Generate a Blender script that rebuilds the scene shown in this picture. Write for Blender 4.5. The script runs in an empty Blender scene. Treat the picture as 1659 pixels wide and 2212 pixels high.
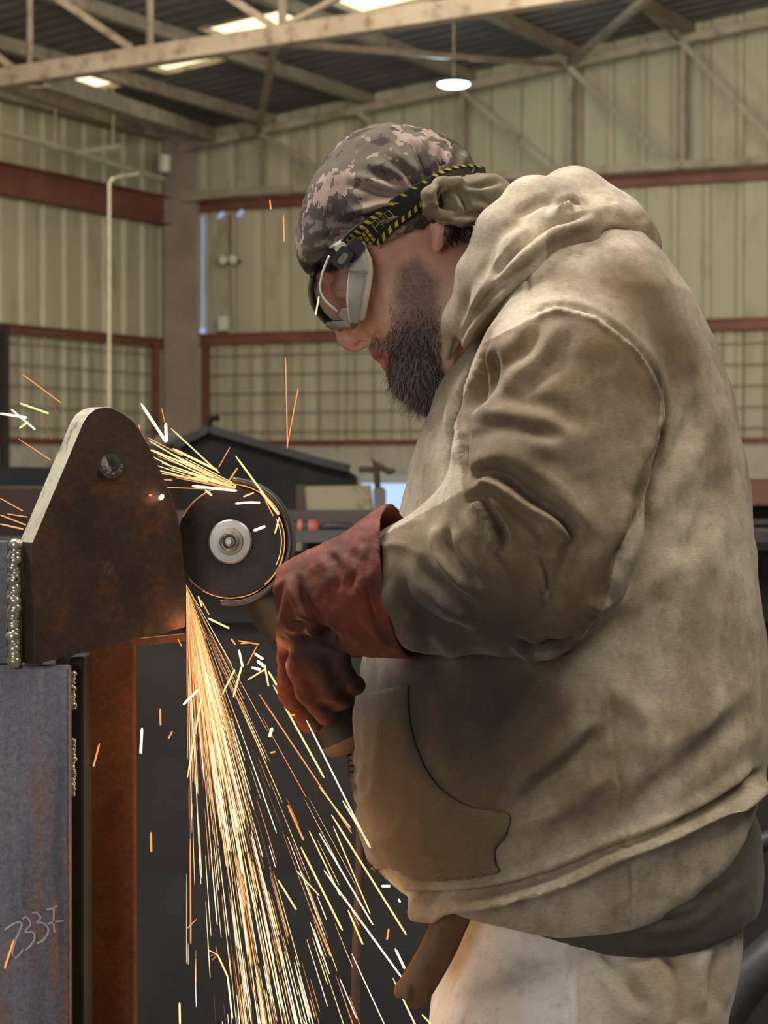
import bpy, bmesh, math, random
import numpy as np
from mathutils import Vector, Matrix, noise
from mathutils.bvhtree import BVHTree

# ---------------------------------------------------------------- camera, world, lights, exposure
F_PX, CX, CY, HOR = 4840.0, 829.5, 1106.0, 1010.0
CAM_Z = 1.40
TILT = math.atan((CY - HOR) / F_PX)
scene = bpy.context.scene
col = scene.collection
cam_data = bpy.data.cameras.new('camera')
cam = bpy.data.objects.new('camera', cam_data)
col.objects.link(cam)
cam.location = (0, 0, CAM_Z)
cam.rotation_euler = (math.pi / 2 - TILT, 0, 0)
cam_data.sensor_fit = 'HORIZONTAL'
cam_data.sensor_width = 36.0
cam_data.lens = 36.0 * F_PX / 1659.0
cam_data.clip_end = 200
cam_data.dof.use_dof = True
cam_data.dof.focus_distance = 2.40
cam_data.dof.aperture_fstop = 17.0
scene.camera = cam
scene.view_settings.view_transform = 'Standard'
scene.view_settings.look = 'None'
scene.view_settings.gamma = 1.0
scene.view_settings.use_curve_mapping = False
scene.view_settings.exposure = 1.0
scene.cycles.use_denoising = True
scene.cycles.use_adaptive_sampling = True
scene.cycles.adaptive_threshold = 0.03
scene.cycles.max_bounces = 5
scene.cycles.diffuse_bounces = 3
scene.cycles.glossy_bounces = 3
scene.cycles.transmission_bounces = 4
scene.cycles.transparent_max_bounces = 14
scene.cycles.caustics_reflective = False
scene.cycles.caustics_refractive = False
scene.cycles.sample_clamp_indirect = 4.0

world = bpy.data.worlds.new('daylight')
scene.world = world
world.use_nodes = True
world.node_tree.nodes['Background'].inputs[0].default_value = (0.75, 0.82, 1.0, 1)
world.node_tree.nodes['Background'].inputs[1].default_value = 0.45

def area(name, loc, target, size, power, color, sy=None):
    d = bpy.data.lights.new(name, 'AREA')
    d.energy = power; d.color = color; d.size = size
    if sy: d.shape = 'RECTANGLE'; d.size_y = sy
    o = bpy.data.objects.new(name, d); col.objects.link(o)
    o.location = loc
    o.rotation_euler = (Vector(target) - Vector(loc)).to_track_quat('-Z', 'Y').to_euler()
    return o

# daylight through the roof lights over the work bay, with an added front fill
area('roof_light_left', (-1.7, 2.9, 4.7), (0.1, 2.5, 1.4), 1.0, 112, (1.0, 0.97, 0.92), 2.4)
area('roof_light_right', (1.9, 1.5, 4.8), (0.3, 2.5, 1.3), 1.0, 60, (1.0, 0.92, 0.78), 2.4)
area('front_fill_light', (-2.6, -3.0, 2.2), (0.2, 3.0, 1.2), 3.0, 44, (1.0, 0.93, 0.84), 3.0)  # unseen soft fill added behind the camera to lift the worker's front
area('hall_light_far', (0.6, 9.5, 4.6), (1.6, 22.0, 2.6), 7.0, 620, (1.0, 0.92, 0.74), 5.0)
area('hall_light_left', (-0.6, 9.5, 3.9), (-3.4, 21.0, 2.2), 3.0, 90, (1.0, 0.86, 0.66), 3.0)

# ---------------------------------------------------------------- pixel <-> place helpers
_f = Vector((0, math.cos(TILT), -math.sin(TILT)))
_u = Vector((0, math.sin(TILT), math.cos(TILT)))
CAM = Vector((0, 0, CAM_Z))

def ray(px, py):
    return _f + Vector((1, 0, 0)) * ((px - CX) / F_PX) + _u * (-(py - CY) / F_PX)

def P(px, py, Y):
    d = ray(px, py)
    return CAM + d * (Y / d.y)

def onplane(px, py, p0, n):
    d = ray(px, py); p0 = Vector(p0); n = Vector(n)
    return CAM + d * ((p0 - CAM).dot(n) / d.dot(n))

def project(pts):
    """world points (N,3) -> pixel coordinates"""
    q = np.asarray(pts, dtype=np.float64) - np.array(CAM)
    dep = q @ np.array(_f)
    return CX + F_PX * q[:, 0] / dep, CY - F_PX * (q @ np.array(_u)) / dep

def pxm(Y):
    return F_PX / Y

# ---------------------------------------------------------------- materials
def new_mat(name):
    m = bpy.data.materials.new(name); m.use_nodes = True
    nt = m.node_tree
    return m, nt, nt.nodes['Principled BSDF'], nt.nodes, nt.links

def mapping(nt, scale=(1, 1, 1), rot=(0, 0, 0), coord='Object'):
    tc = nt.nodes.new('ShaderNodeTexCoord'); mp = nt.nodes.new('ShaderNodeMapping')
    nt.links.new(tc.outputs[coord], mp.inputs[0])
    mp.inputs['Scale'].default_value = scale; mp.inputs['Rotation'].default_value = rot
    return mp.outputs[0]

def noise_tex(nt, vec, scale, detail=4, rough=0.6):
    n = nt.nodes.new('ShaderNodeTexNoise')
    n.inputs['Scale'].default_value = scale; n.inputs['Detail'].default_value = detail
    n.inputs['Roughness'].default_value = rough
    nt.links.new(vec, n.inputs['Vector'])
    return n.outputs[0]

def ramp(nt, fac, stops, constant=False):
    r = nt.nodes.new('ShaderNodeValToRGB')
    if constant: r.color_ramp.interpolation = 'CONSTANT'
    els = r.color_ramp.elements
    while len(els) < len(stops): els.new(0.5)
    for e, (p, c) in zip(els, stops):
        e.position = p
        e.color = (c[0], c[1], c[2], 1) if hasattr(c, '__len__') else (c, c, c, 1)
    nt.links.new(fac, r.inputs[0])
    return r.outputs[0]

def mix(nt, fac, a, b, mode='MIX'):
    m = nt.nodes.new('ShaderNodeMixRGB'); m.blend_type = mode
    for i, v in enumerate((fac, a, b)):
        if isinstance(v, (int, float)): m.inputs[i].default_value = v if i == 0 else (v, v, v, 1)
        elif isinstance(v, tuple): m.inputs[i].default_value = (*v, 1)
        else: nt.links.new(v, m.inputs[i])
    return m.outputs[0]

def bump(nt, b, h, strength=0.3, dist=0.002):
    n = nt.nodes.new('ShaderNodeBump')
    n.inputs['Strength'].default_value = strength; n.inputs['Distance'].default_value = dist
    nt.links.new(h, n.inputs['Height']); nt.links.new(n.outputs[0], b.inputs['Normal'])

def attr(nt, name):
    a = nt.nodes.new('ShaderNodeAttribute'); a.attribute_name = name
    return a.outputs['Fac']

def worn(name, c1, c2, scale=8, rough=0.7, metal=0.0, c3=None, stretch=(1, 1, 1), bstr=0.2, bscale=60, bdist=0.001, lo=0.35, hi=0.65):
    """two or three colours mixed by noise, with fine grain"""
    m, nt, b, nd, ln = new_mat(name)
    v = mapping(nt, stretch)
    n1 = noise_tex(nt, v, scale)
    c = ramp(nt, n1, [(lo, c1), (hi, c2)])
    if c3 is not None:
        n2 = noise_tex(nt, v, scale * 2.7, 6, 0.7)
        c = mix(nt, ramp(nt, n2, [(0.52, 0.0), (0.66, 1.0)]), c, c3)
    ln.new(c, b.inputs['Base Color'])
    b.inputs['Roughness'].default_value = rough; b.inputs['Metallic'].default_value = metal
    bump(nt, b, noise_tex(nt, mapping(nt), bscale, 5, 0.7), bstr, bdist)
    return m

def plain(name, c, rough=0.6, metal=0.0):
    m, nt, b, nd, ln = new_mat(name)
    n = noise_tex(nt, mapping(nt), 25)
    k = 0.8
    ln.new(ramp(nt, n, [(0.3, tuple(x * k for x in c)), (0.7, tuple(min(1, x * 1.15) for x in c))]), b.inputs['Base Color'])
    b.inputs['Roughness'].default_value = rough; b.inputs['Metallic'].default_value = metal
    return m

def glow(name, c, strength, sample=False):
    m = bpy.data.materials.new(name); m.use_nodes = True
    nt = m.node_tree; nt.nodes.clear()
    e = nt.nodes.new('ShaderNodeEmission'); o = nt.nodes.new('ShaderNodeOutputMaterial')
    e.inputs[0].default_value = (*c, 1); e.inputs[1].default_value = strength * 0.5
    nt.links.new(e.outputs[0], o.inputs[0])
    if not sample: m.cycles.emission_sampling = 'NONE'
    return m

# ---------------------------------------------------------------- objects
def link(name, me, m=None, parent=None, smooth=False):
    o = bpy.data.objects.new(name, me); col.objects.link(o)
    if m is not None and not me.materials: me.materials.append(m)
    if parent is not None: o.parent = parent
    if smooth:
        me.polygons.foreach_set('use_smooth', [True] * len(me.polygons))
    return o

def tag(o, label=None, cat=None, group=None, kind=None):
    if label: o['label'] = label
    if cat: o['category'] = cat
    if group: o['group'] = group
    if kind: o['kind'] = kind
    return o

def thing(name, label, cat, loc=(0, 0, 0), group=None):
    """an Empty near the thing; children keep world coordinates because their meshes are written in world space"""
    o = bpy.data.objects.new(name, None); col.objects.link(o)
    o.empty_display_size = 0.1
    tag(o, label, cat, group)
    return o

class MB:
    def __init__(s): s.v = []; s.f = []
    def add(s, vs, fs):
        n = len(s.v); s.v += [tuple(x) for x in vs]; s.f += [tuple(i + n for i in f) for f in fs]; return s
    def box(s, c, sx, sy, sz, ax=None):
        """box centred at c with half axes; ax = three unit vectors"""
        c = Vector(c)
        X, Y, Z = ax if ax else (Vector((1, 0, 0)), Vector((0, 1, 0)), Vector((0, 0, 1)))
        vs = [c + X * (sx * a) + Y * (sy * b) + Z * (sz * d) for a in (-.5, .5) for b in (-.5, .5) for d in (-.5, .5)]
        return s.add(vs, [(0, 1, 3, 2), (4, 6, 7, 5), (0, 4, 5, 1), (2, 3, 7, 6), (0, 2, 6, 4), (1, 5, 7, 3)])
    def bar(s, a, b, w, h, up=(0, 0, 1)):
        a = Vector(a); b = Vector(b); X = (b - a).normalized()
        Y = Vector(up).cross(X)
        if Y.length < 1e-4: Y = Vector((0, 1, 0)).cross(X)
        Y.normalize(); Z = X.cross(Y)
        return s.box((a + b) / 2, (b - a).length, w, h, (X, Y, Z))
    def angle(s, a, b, w, t=0.006, up=(0, 0, 1)):
        """an L-section bar"""
        a = Vector(a); b = Vector(b); X = (b - a).normalized()
        Y = Vector(up).cross(X)
        if Y.length < 1e-4: Y = Vector((0, 1, 0)).cross(X)
        Y.normalize(); Z = X.cross(Y); L = (b - a).length; c = (a + b) / 2
        s.box(c - Z * (w / 2), L, w, t, (X, Y, Z)); s.box(c - Y * (w / 2), L, t, w, (X, Y, Z))
        return s
    def tube(s, pts, rad, n=8, cap=True):
        pts = [Vector(p) for p in pts]
        if not hasattr(rad, '__len__'): rad = [rad] * len(pts)
        base = len(s.v); prev = None
        for i, p in enumerate(pts):
            t = (pts[min(i + 1, len(pts) - 1)] - pts[max(i - 1, 0)]).normalized()
            if prev is None:
                a = Vector((0, 0, 1)) if abs(t.z) < .9 else Vector((1, 0, 0))
                nrm = t.cross(a).normalized()
            else:
                nrm = (prev - t * prev.dot(t)).normalized()
            prev = nrm; bn = t.cross(nrm)
            for k in range(n):
                th = 2 * math.pi * k / n
                s.v.append(tuple(p + (nrm * math.cos(th) + bn * math.sin(th)) * rad[i]))
        for i in range(len(pts) - 1):
            for k in range(n):
                k2 = (k + 1) % n
                s.f.append((base + i * n + k, base + i * n + k2, base + (i + 1) * n + k2, base + (i + 1) * n + k))
        if cap:
            s.f.append(tuple(base + k for k in range(n))[::-1])
            s.f.append(tuple(base + (len(pts) - 1) * n + k for k in range(n)))
        return s
    def lathe(s, prof, c, axis, n=48, start=0, sweep=2 * math.pi):
        """profile of (radius, height along axis)"""
        c = Vector(c); A = Vector(axis).normalized()
        a = Vector((0, 0, 1)) if abs(A.z) < .9 else Vector((1, 0, 0))
        U = A.cross(a).normalized(); W = A.cross(U)
        full = abs(sweep - 2 * math.pi) < 1e-6
        m = n if full else n + 1
        base = len(s.v)
        for (r, h) in prof:
            for k in range(m):
                th = start + sweep * k / n
                s.v.append(tuple(c + A * h + (U * math.cos(th) + W * math.sin(th)) * r))
        for i in range(len(prof) - 1):
            for k in range(n if full else n):
                k2 = (k + 1) % m if full else k + 1
                s.f.append((base + i * m + k, base + i * m + k2, base + (i + 1) * m + k2, base + (i + 1) * m + k))
        return s
    def grid(s, rows, closed=False):
        base = len(s.v); n = len(rows[0])
        for r in rows: s.v += [tuple(p) for p in r]
        for i in range(len(rows) - 1):
            for k in range(n if closed else n - 1):
                k2 = (k + 1) % n
                s.f.append((base + i * n + k, base + i * n + k2, base + (i + 1) * n + k2, base + (i + 1) * n + k))
        return s
    def mesh(s, name):
        me = bpy.data.meshes.new(name); me.from_pydata(s.v, [], s.f); me.update()
        bm = bmesh.new(); bm.from_mesh(me); bmesh.ops.recalc_face_normals(bm, faces=bm.faces); bm.to_mesh(me); bm.free()
        return me
    def build(s, name, m, parent=None, smooth=False, bevel=0):
        o = link(name, s.mesh(name), m, parent, smooth)
        if bevel:
            md = o.modifiers.new('edge', 'BEVEL'); md.width = bevel; md.segments = 2; md.limit_method = 'ANGLE'
        if smooth == 'auto':
            o.data.shade_smooth() if hasattr(o.data, 'shade_smooth') else None
            md = o.modifiers.new('split', 'EDGE_SPLIT'); md.split_angle = math.radians(35)
        return o

def solidify(o, t, off=-1):
    md = o.modifiers.new('thick', 'SOLIDIFY'); md.thickness = t; md.offset = off
    return o

def spline(pts, n=8):
    """Catmull-Rom through 2-D/3-D points"""
    p = [np.array(q, float) for q in pts]
    out = []
    for i in range(len(p) - 1):
        p0 = p[max(i - 1, 0)]; p1 = p[i]; p2 = p[i + 1]; p3 = p[min(i + 2, len(p) - 1)]
        for k in range(n):
            t = k / n
            out.append(.5 * ((2 * p1) + (-p0 + p2) * t + (2 * p0 - 5 * p1 + 4 * p2 - p3) * t * t + (-p0 + 3 * p1 - 3 * p2 + p3) * t ** 3))
    out.append(p[-1])
    return np.array(out)
# ---------------------------------------------------------------- the hall
# corner of the hall, wall directions: DR runs along the gable wall (to the right), DL along the left side wall (towards us)
CORNER = Vector(((390 - CX) / F_PX * 24.0, 24.0, 0))
DR = Vector((0.899, -0.438, 0)); DL = Vector((-0.438, -0.899, 0))
UPV = Vector((0, 0, 1))
def RL(r, l, z): return CORNER + DR * r + DL * l + UPV * z
def G(px, py, l=0.0):      # point seen at a pixel on the plane parallel to the gable wall, l metres out of it
    return onplane(px, py, CORNER + DL * l, DL)
def S(px, py, r=0.0):      # same for the left side wall
    return onplane(px, py, CORNER + DR * r, DR)
def rl(p):
    q = p - CORNER
    return q.dot(DR), q.dot(DL), q.z

W_HALL, L_HALL = 24.0, 31.0
# roof slope read from the top chord of the gable truss
_a = rl(G(500, 297, 0.35)); _b = rl(G(1659, 47, 0.35))
SLOPE = (_b[2] - _a[2]) / (_b[0] - _a[0])
ROOF0 = _a[2] - SLOPE * _a[0] + 0.22
def roof_z(r): return ROOF0 + SLOPE * r
APEX = roof_z(W_HALL)

M_SHEET = worn('wall_sheet_paint', (0.32, 0.29, 0.20), (0.385, 0.35, 0.245), 1.2, 0.6, 0, (0.26, 0.225, 0.145), (1, 1, 0.25), 0.05)
M_ROOF = worn('roof_sheet_galvanised', (0.075, 0.07, 0.062), (0.12, 0.11, 0.095), 1.0, 0.6, 0.1, None, (1, 1, 1), 0.05)
M_CONC = worn('concrete', (0.30, 0.27, 0.22), (0.36, 0.33, 0.27), 2.0, 0.9, 0, (0.24, 0.21, 0.17))
M_FLOOR = worn('floor_concrete', (0.09, 0.085, 0.08), (0.15, 0.14, 0.13), 1.5, 0.85, 0, (0.06, 0.055, 0.05))
M_RED = worn('red_oxide_primer', (0.13, 0.040, 0.028), (0.19, 0.060, 0.042), 3.0, 0.6, 0, (0.09, 0.04, 0.03))
M_STEELPAINT = worn('beige_steel_paint', (0.24, 0.19, 0.14), (0.33, 0.265, 0.195), 2.5, 0.55, 0, (0.15, 0.10, 0.065))
M_BROWNSTEEL = worn('brown_steel_paint', (0.13, 0.085, 0.06), (0.19, 0.13, 0.095), 2.0, 0.6, 0)
M_DARK = worn('dark_steel', (0.020, 0.018, 0.017), (0.036, 0.032, 0.029), 5, 0.6, 0.1, None)
M_GREYSTEEL = worn('grey_mill_steel', (0.07, 0.066, 0.062), (0.115, 0.108, 0.10), 4, 0.5, 0.3, (0.09, 0.06, 0.04))

def struct(o): o['kind'] = 'structure'; return o

mb = MB(); mb.add([RL(-.5, -.5, 0), RL(W_HALL, -.5, 0), RL(W_HALL, L_HALL, 0), RL(-.5, L_HALL, 0)], [(0, 1, 2, 3)])
mb.add([RL(-.5, -.5, -.2), RL(W_HALL, -.5, -.2), RL(W_HALL, L_HALL, -.2), RL(-.5, L_HALL, -.2)], [(3, 2, 1, 0)])
struct(mb.build('floor', M_FLOOR))

def corrugated(p0, d, length, z0, z1, nrm, pitch=0.32, rib=0.075, depth=0.035, start=0.0):
    """trapezoid-ribbed sheet wall; z0/z1 are functions of the distance along"""
    prof = []; t = start
    while t < length:
        for (dt, h) in ((0, 0), (pitch - rib - .03, 0), (pitch - rib, depth), (pitch - .03, depth)):
            prof.append((min(t + dt, length), h))
        t += pitch
    mb = MB()
    lo = [p0 + d * t + nrm * (-h) + UPV * z0(t) for t, h in prof]
    hi = [p0 + d * t + nrm * (-h) + UPV * z1(t) for t, h in prof]
    mb.grid([lo, hi])
    return mb
# gable (back) wall above the concrete upstand
DADO = G(640, 963).z
mb = corrugated(RL(0, 0, 0), DR, W_HALL, lambda t: DADO - .02, lambda t: roof_z(t) + .1, DL, pitch=0.325, start=0.05)
struct(mb.build('wall_back', M_SHEET))
mb = corrugated(RL(0, 0, 0), DL, L_HALL, lambda t: DADO - .02, lambda t: roof_z(0) + .1, DR, pitch=0.36, start=0.1)
struct(mb.build('wall_left', M_SHEET))
mb = MB(); mb.box(RL(W_HALL / 2, -.02, DADO / 2), W_HALL, .16, DADO, (DR, DL, UPV)); struct(mb.build('trim_1', M_CONC))
mb = MB(); mb.box(RL(-.02, L_HALL / 2, DADO / 2), .16, L_HALL, DADO, (DR, DL, UPV)); struct(mb.build('trim_2', M_CONC))
mb = MB(); mb.box(RL(W_HALL + .1, L_HALL / 2, APEX / 2), .2, L_HALL, APEX, (DR, DL, UPV)); struct(mb.build('wall_right', M_SHEET))
# front wall behind the camera, with the open bay door
mb = MB()
for (r0, r1, z0, z1) in ((0, 8, 0, APEX), (8, 15, 4.4, APEX), (15, W_HALL, 0, APEX)):
    mb.box(RL((r0 + r1) / 2, L_HALL + .1, (z0 + z1) / 2), r1 - r0, .2, z1 - z0, (DR, DL, UPV))
struct(mb.build('wall_front', M_SHEET))

# roof sheet: corrugations run down the slope, with roof-light strips left open
def roof_pt(r, l, dz=0.0): return RL(r, l, roof_z(r) + dz)
SKY = [(0.45, 1.08, 2.50, 3.25), (1.38, 2.06, 2.52, 3.40), (2.42, 3.28, 2.9, 3.68), (3.62, 4.35, 2.9, 3.62),
       (4.75, 5.5, 2.95, 3.65), (5.9, 6.65, 2.95, 3.65), (7.1, 7.85, 2.95, 3.65), (9.4, 10.1, 2.95, 3.65)]
def strip(mb, l0, l1, r0, r1, pitch=0.24, h=0.045):
    prof = []; t = l0
    while t < l1 - 1e-6:
        for dt, dh in ((0, 0), (pitch * .45, 0), (pitch * .6, h), (pitch * .85, h)):
            prof.append((min(t + dt, l1), dh))
        t += pitch
    prof.append((l1, 0))
    mb.grid([[roof_pt(r0, t, dh) for t, dh in prof], [roof_pt(r1, t, dh) for t, dh in prof]])
mb = MB()
L0, L1 = 2.5, 3.7
strip(mb, -.5, L0, -.5, W_HALL); strip(mb, L1, L_HALL + .5, -.5, W_HALL)
prev = -.5
for (r0, r1, l0, l1) in SKY:
    strip(mb, L0, L1, prev, r0)
    if l0 - L0 > .02: strip(mb, L0, l0, r0, r1)
    if L1 - l1 > .02: strip(mb, l1, L1, r0, r1)
    prev = r1
strip(mb, L0, L1, prev, W_HALL)
struct(mb.build('ceiling', M_ROOF))
M_SKYL = glow('roof_light_sheet', (1.0, 0.88, 0.52), 2.1, True)
for i, (r0, r1, l0, l1) in enumerate(SKY):
    mb = MB(); mb.add([roof_pt(r0, l0, .03), roof_pt(r1, l0, .03), roof_pt(r1, l1, .03), roof_pt(r0, l1, .03)], [(0, 1, 2, 3)])
    for k in range(1, 4):
        t = l0 + (l1 - l0) * k / 4
    w = struct(mb.build('window_%d' % (i + 1), M_SKYL))
    fb = MB()
    for (a, b) in (((r0, l0), (r1, l0)), ((r0, l1), (r1, l1)), ((r0, l0), (r0, l1)), ((r1, l0), (r1, l1))):
        fb.bar(roof_pt(*a, .0), roof_pt(*b, .0), .03, .05)
    fb.build('window_frame', M_STEELPAINT, w)

# purlins on the truss nodes, running down the length of the hall
NODES = [1.15 + 1.14 * k for k in range(0, 20)]
def names_of(i, seq): return seq[i] if i < len(seq) else None
for k, r in enumerate([0.12] + NODES[:9]):
    z = roof_z(r) - .07
    mb = MB()
    a, b = RL(r, -.1, z), RL(r, L_HALL, z)
    mb.box((a + b) / 2, .05, (b - a).length, .13, (DR, DL, UPV)); mb.box((a + b) / 2 + DR * .03 - UPV * .06, .07, (b - a).length, .008, (DR, DL, UPV))
    o = mb.build('roof_purlin', M_STEELPAINT)
    tag(o, ['beige roof purlin just inside the left side wall', 'beige roof purlin meeting the gable truss beside the dark corner column', 'beige roof purlin ending behind the bandana over the gable truss',
            'beige roof purlin over the hanging blue-white lamp', 'beige roof purlin ending at the braced truss node right of the lamp', 'beige roof purlin ending at the truss node in the upper right corner'][k] if k < 6 else 'beige roof purlin beyond the upper right corner of the truss',
        'purlin', 'roof purlins')

def truss_part(parent, name, a, b, w, m=M_STEELPAINT):
    mb = MB(); mb.angle(a, b, w, .008); return mb.build(name, m, parent)
# gable truss against the back wall
tr = thing('roof_truss', 'beige angle-steel lattice truss standing against the gable wall', 'truss')
l = .35
zb = G(900, 392, l).z
mb = MB(); mb.angle(RL(-.1, l, zb), RL(W_HALL, l, zb), .07); mb.build('bottom_chord', M_STEELPAINT, tr)
mb = MB(); mb.angle(RL(.1, l, roof_z(.1) - .22), RL(W_HALL, l, roof_z(W_HALL) - .22), .075); mb.build('top_chord', M_STEELPAINT, tr)
for k, r in enumerate(NODES[:12]):
    mb = MB(); mb.angle(RL(r, l - .05, zb), RL(r, l - .05, roof_z(r) - .22), .07, .008, DL); mb.build('vertical', M_STEELPAINT, tr)
    mb = MB(); mb.angle(RL(r, l + .04, roof_z(r) - .22), RL(r + 1.06, l + .04, zb), .05); mb.build('diagonal', M_STEELPAINT, tr)
mb = MB(); mb.angle(RL(.25, l + .04, roof_z(.1) - .75), RL(1.08, l + .04, zb), .05); mb.build('diagonal', M_STEELPAINT, tr)

# nearer truss: heavy double bottom chord, posts, diagonals
tr = thing('roof_truss', 'heavy beige lattice truss crossing the upper left under the roof lights', 'truss')
lf = 6.8
def F(px, py): return G(px, py, lf)
a, b = F(-300, 216), F(1500, -56)
dch = (b - a).normalized()
mb = MB(); mb.bar(a - UPV * .06, b - UPV * .06, .14, .012); mb.bar(a + DL * .07, b + DL * .07, .012, .13); mb.bar(a - DL * .07, b - DL * .07, .012, .13)
mb.build('bottom_chord', M_STEELPAINT, tr)
for px, py in ((60, 140), (320, 102), (606, 60)):
    p = F(px, py)
    for s in (-1, 1):
        mb = MB(); mb.angle(p + DR * (.035 * s) + DL * .05 * s, p + DR * (.035 * s) + DL * .05 * s + UPV * .95, .05, .006, DL); mb.build('vertical', M_STEELPAINT, tr)
for (x0, y0, x1, y1) in ((110, -15, 288, 105), (-60, 75, 34, 150), (470, -25, 600, 62), (830, -60, 600, 60)):
    mb = MB(); mb.angle(F(x0, y0), F(x1, y1), .05); mb.build('diagonal', M_STEELPAINT, tr)
p0, p1 = F(-300, 60), F(1500, -380)
mb = MB(); mb.angle(p0 + UPV * .5, p1 + UPV * .5, .07); mb.build('top_chord', M_STEELPAINT, tr)

# bracing rods between the two trusses
node = RL(NODES[3], .35, roof_z(NODES[3]) - .22)
def brace(a, b, w, label):
    mb = MB(); mb.angle(a, b, w, .006); tag(mb.build('roof_brace', M_STEELPAINT), label, 'brace', 'roof braces')
brace(node, F(604, 92), .05, 'thin sunlit roof brace running left from the node beside the lamp')
brace(node, onplane(1420, -25, RL(0, 3.2, 0), DL), .055, 'roof brace rising to the top edge from the node right of the lamp')
brace(RL(NODES[4], .35, roof_z(NODES[4]) - .22), onplane(1380, 8, RL(0, 2.2, 0), DL), .04, 'short roof brace ending at the rightmost truss node')
brace(RL(NODES[0], .35, roof_z(NODES[0]) - .22), F(596, 90), .05, 'steep roof brace above the bandana rising to the heavy truss')
brace(F(78, 168), G(452, 291, .5), .13, 'broad sunlit brace under the leftmost roof light')
brace(F(0, 176), G(300, 282, 1.2), .09, 'long sunlit brace below the broad one at upper left')

# eaves and wall rails (red oxide)
def rail(a, b, h, label, m=M_RED, nm='girt_rail', d=.09):
    mb = MB(); mb.bar(a, b, d, .012); mb.bar(a - UPV * h / 2 , b - UPV * h / 2, .012, h); mb.bar(a - UPV * h, b - UPV * h, d, .012)
    tag(mb.build(nm, m), label, 'rail', 'red wall rails')
za = G(440, 429, .1).z; zm = G(900, 709, .1).z
rail(RL(.3, .08, za - .03), RL(W_HALL, .08, za - .03), .10, 'dark red wall rail under the gable truss')
rail(RL(.3, .08, zm), RL(W_HALL, .08, zm), .10, 'dark red wall rail halfway up the gable wall')
rail(RL(.08, .3, S(165, 715, .08).z), RL(.08, L_HALL, S(165, 715, .08).z), .07, 'dark red wall rail halfway up the left wall')
zt = S(100, 374, .1).z
mb = MB(); a, b = RL(.1, .35, zt), RL(.1, L_HALL, zt)
mb.bar(a, b, .16, .015); mb.bar(a - UPV * .14, b - UPV * .14, .012, .27); mb.bar(a - UPV * .28, b - UPV * .28, .16, .015)
tag(mb.build('eaves_beam', M_RED), 'broad red oxide beam along the top of the left wall', 'beam')
# bottom rails above the concrete
rail(RL(.3, .06, DADO + .05), RL(W_HALL, .06, DADO + .05), .04, 'thin brown rail along the top of the gable wall concrete')
rail(RL(.06, .3, DADO + .05), RL(.06, L_HALL, DADO + .05), .04, 'thin brown rail along the top of the left wall concrete')

# corner column and jambs
def hcolumn(p, w, d, z1, name, m, label, cat, ax=(DR, DL, UPV)):
    t = thing(name, label, cat)
    for s, nm in ((-1, 'flange'), (1, 'flange')):
        mb = MB(); mb.box(p + ax[1] * (s * d / 2) + UPV * (z1 / 2), w, .016, z1, ax); mb.build('flange', m, t)
    mb = MB(); mb.box(p + UPV * (z1 / 2), .012, d, z1, ax); mb.build('web', m, t)
    return t
cp = RL(.12, .28, 0)
t = hcolumn(cp, .34, .30, roof_z(0) - .05, 'steel_column', M_BROWNSTEEL, 'brown steel column in the corner of the hall', 'column', ((DR - DL).normalized(), (DR + DL).normalized(), UPV))
def post(p, z0, z1, w, label, m=M_RED):
    mb = MB(); mb.box(p + UPV * ((z0 + z1) / 2), w, .06, z1 - z0, (DR, DL, UPV)); mb.box(p + DL * .03 + DR * (w / 2) + UPV * ((z0 + z1) / 2), .01, .1, z1 - z0, (DR, DL, UPV))
    tag(mb.build('mesh_post', m), label, 'post', 'red mesh posts')
post(RL(.08, .62, 0), DADO, S(322, 740, .08).z, .06, 'dark red post between the left wall mesh and the corner column')
post(RL(.36, .08, 0), DADO, G(432, 730, .08).z, .06, 'dark red post at the left end of the gable wall mesh')
post(RL(.1, S_l := rl(S(8, 740, .1))[1], 0), 0.0, S(8, 700, .1).z, .09, 'dark post at the left edge of the picture against the side wall', M_DARK)

# welded wire mesh in front of the lower sheets
M_WIRE = plain('wire_dark', (0.10, 0.09, 0.07), 0.6, 0.4)
def wiremesh(o, d, L, nrm, z0, z1, label, ph=.2, pv=.205):
    mb = MB(); z = z0 + .1
    while z < z1: mb.bar(o + nrm * .07 + UPV * z, o + d * L + nrm * .07 + UPV * z, .009, .009); z += ph
    t = .1
    while t < L: mb.bar(o + d * t + nrm * .08 + UPV * z0, o + d * t + nrm * .08 + UPV * z1, .009, .009); t += pv
    tag(mb.build('wire_mesh_screen', M_WIRE), label, 'wire mesh', 'wire mesh screens')
wiremesh(RL(.4, 0, 0), DR, 9.0, DL, DADO + .05, zm - .08, 'welded wire mesh over the lower sheets of the gable wall')
wiremesh(RL(0, .7, 0), DL, 6.0, DR, DADO + .05, zm - .08, 'welded wire mesh over the lower sheets of the left wall')

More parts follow.
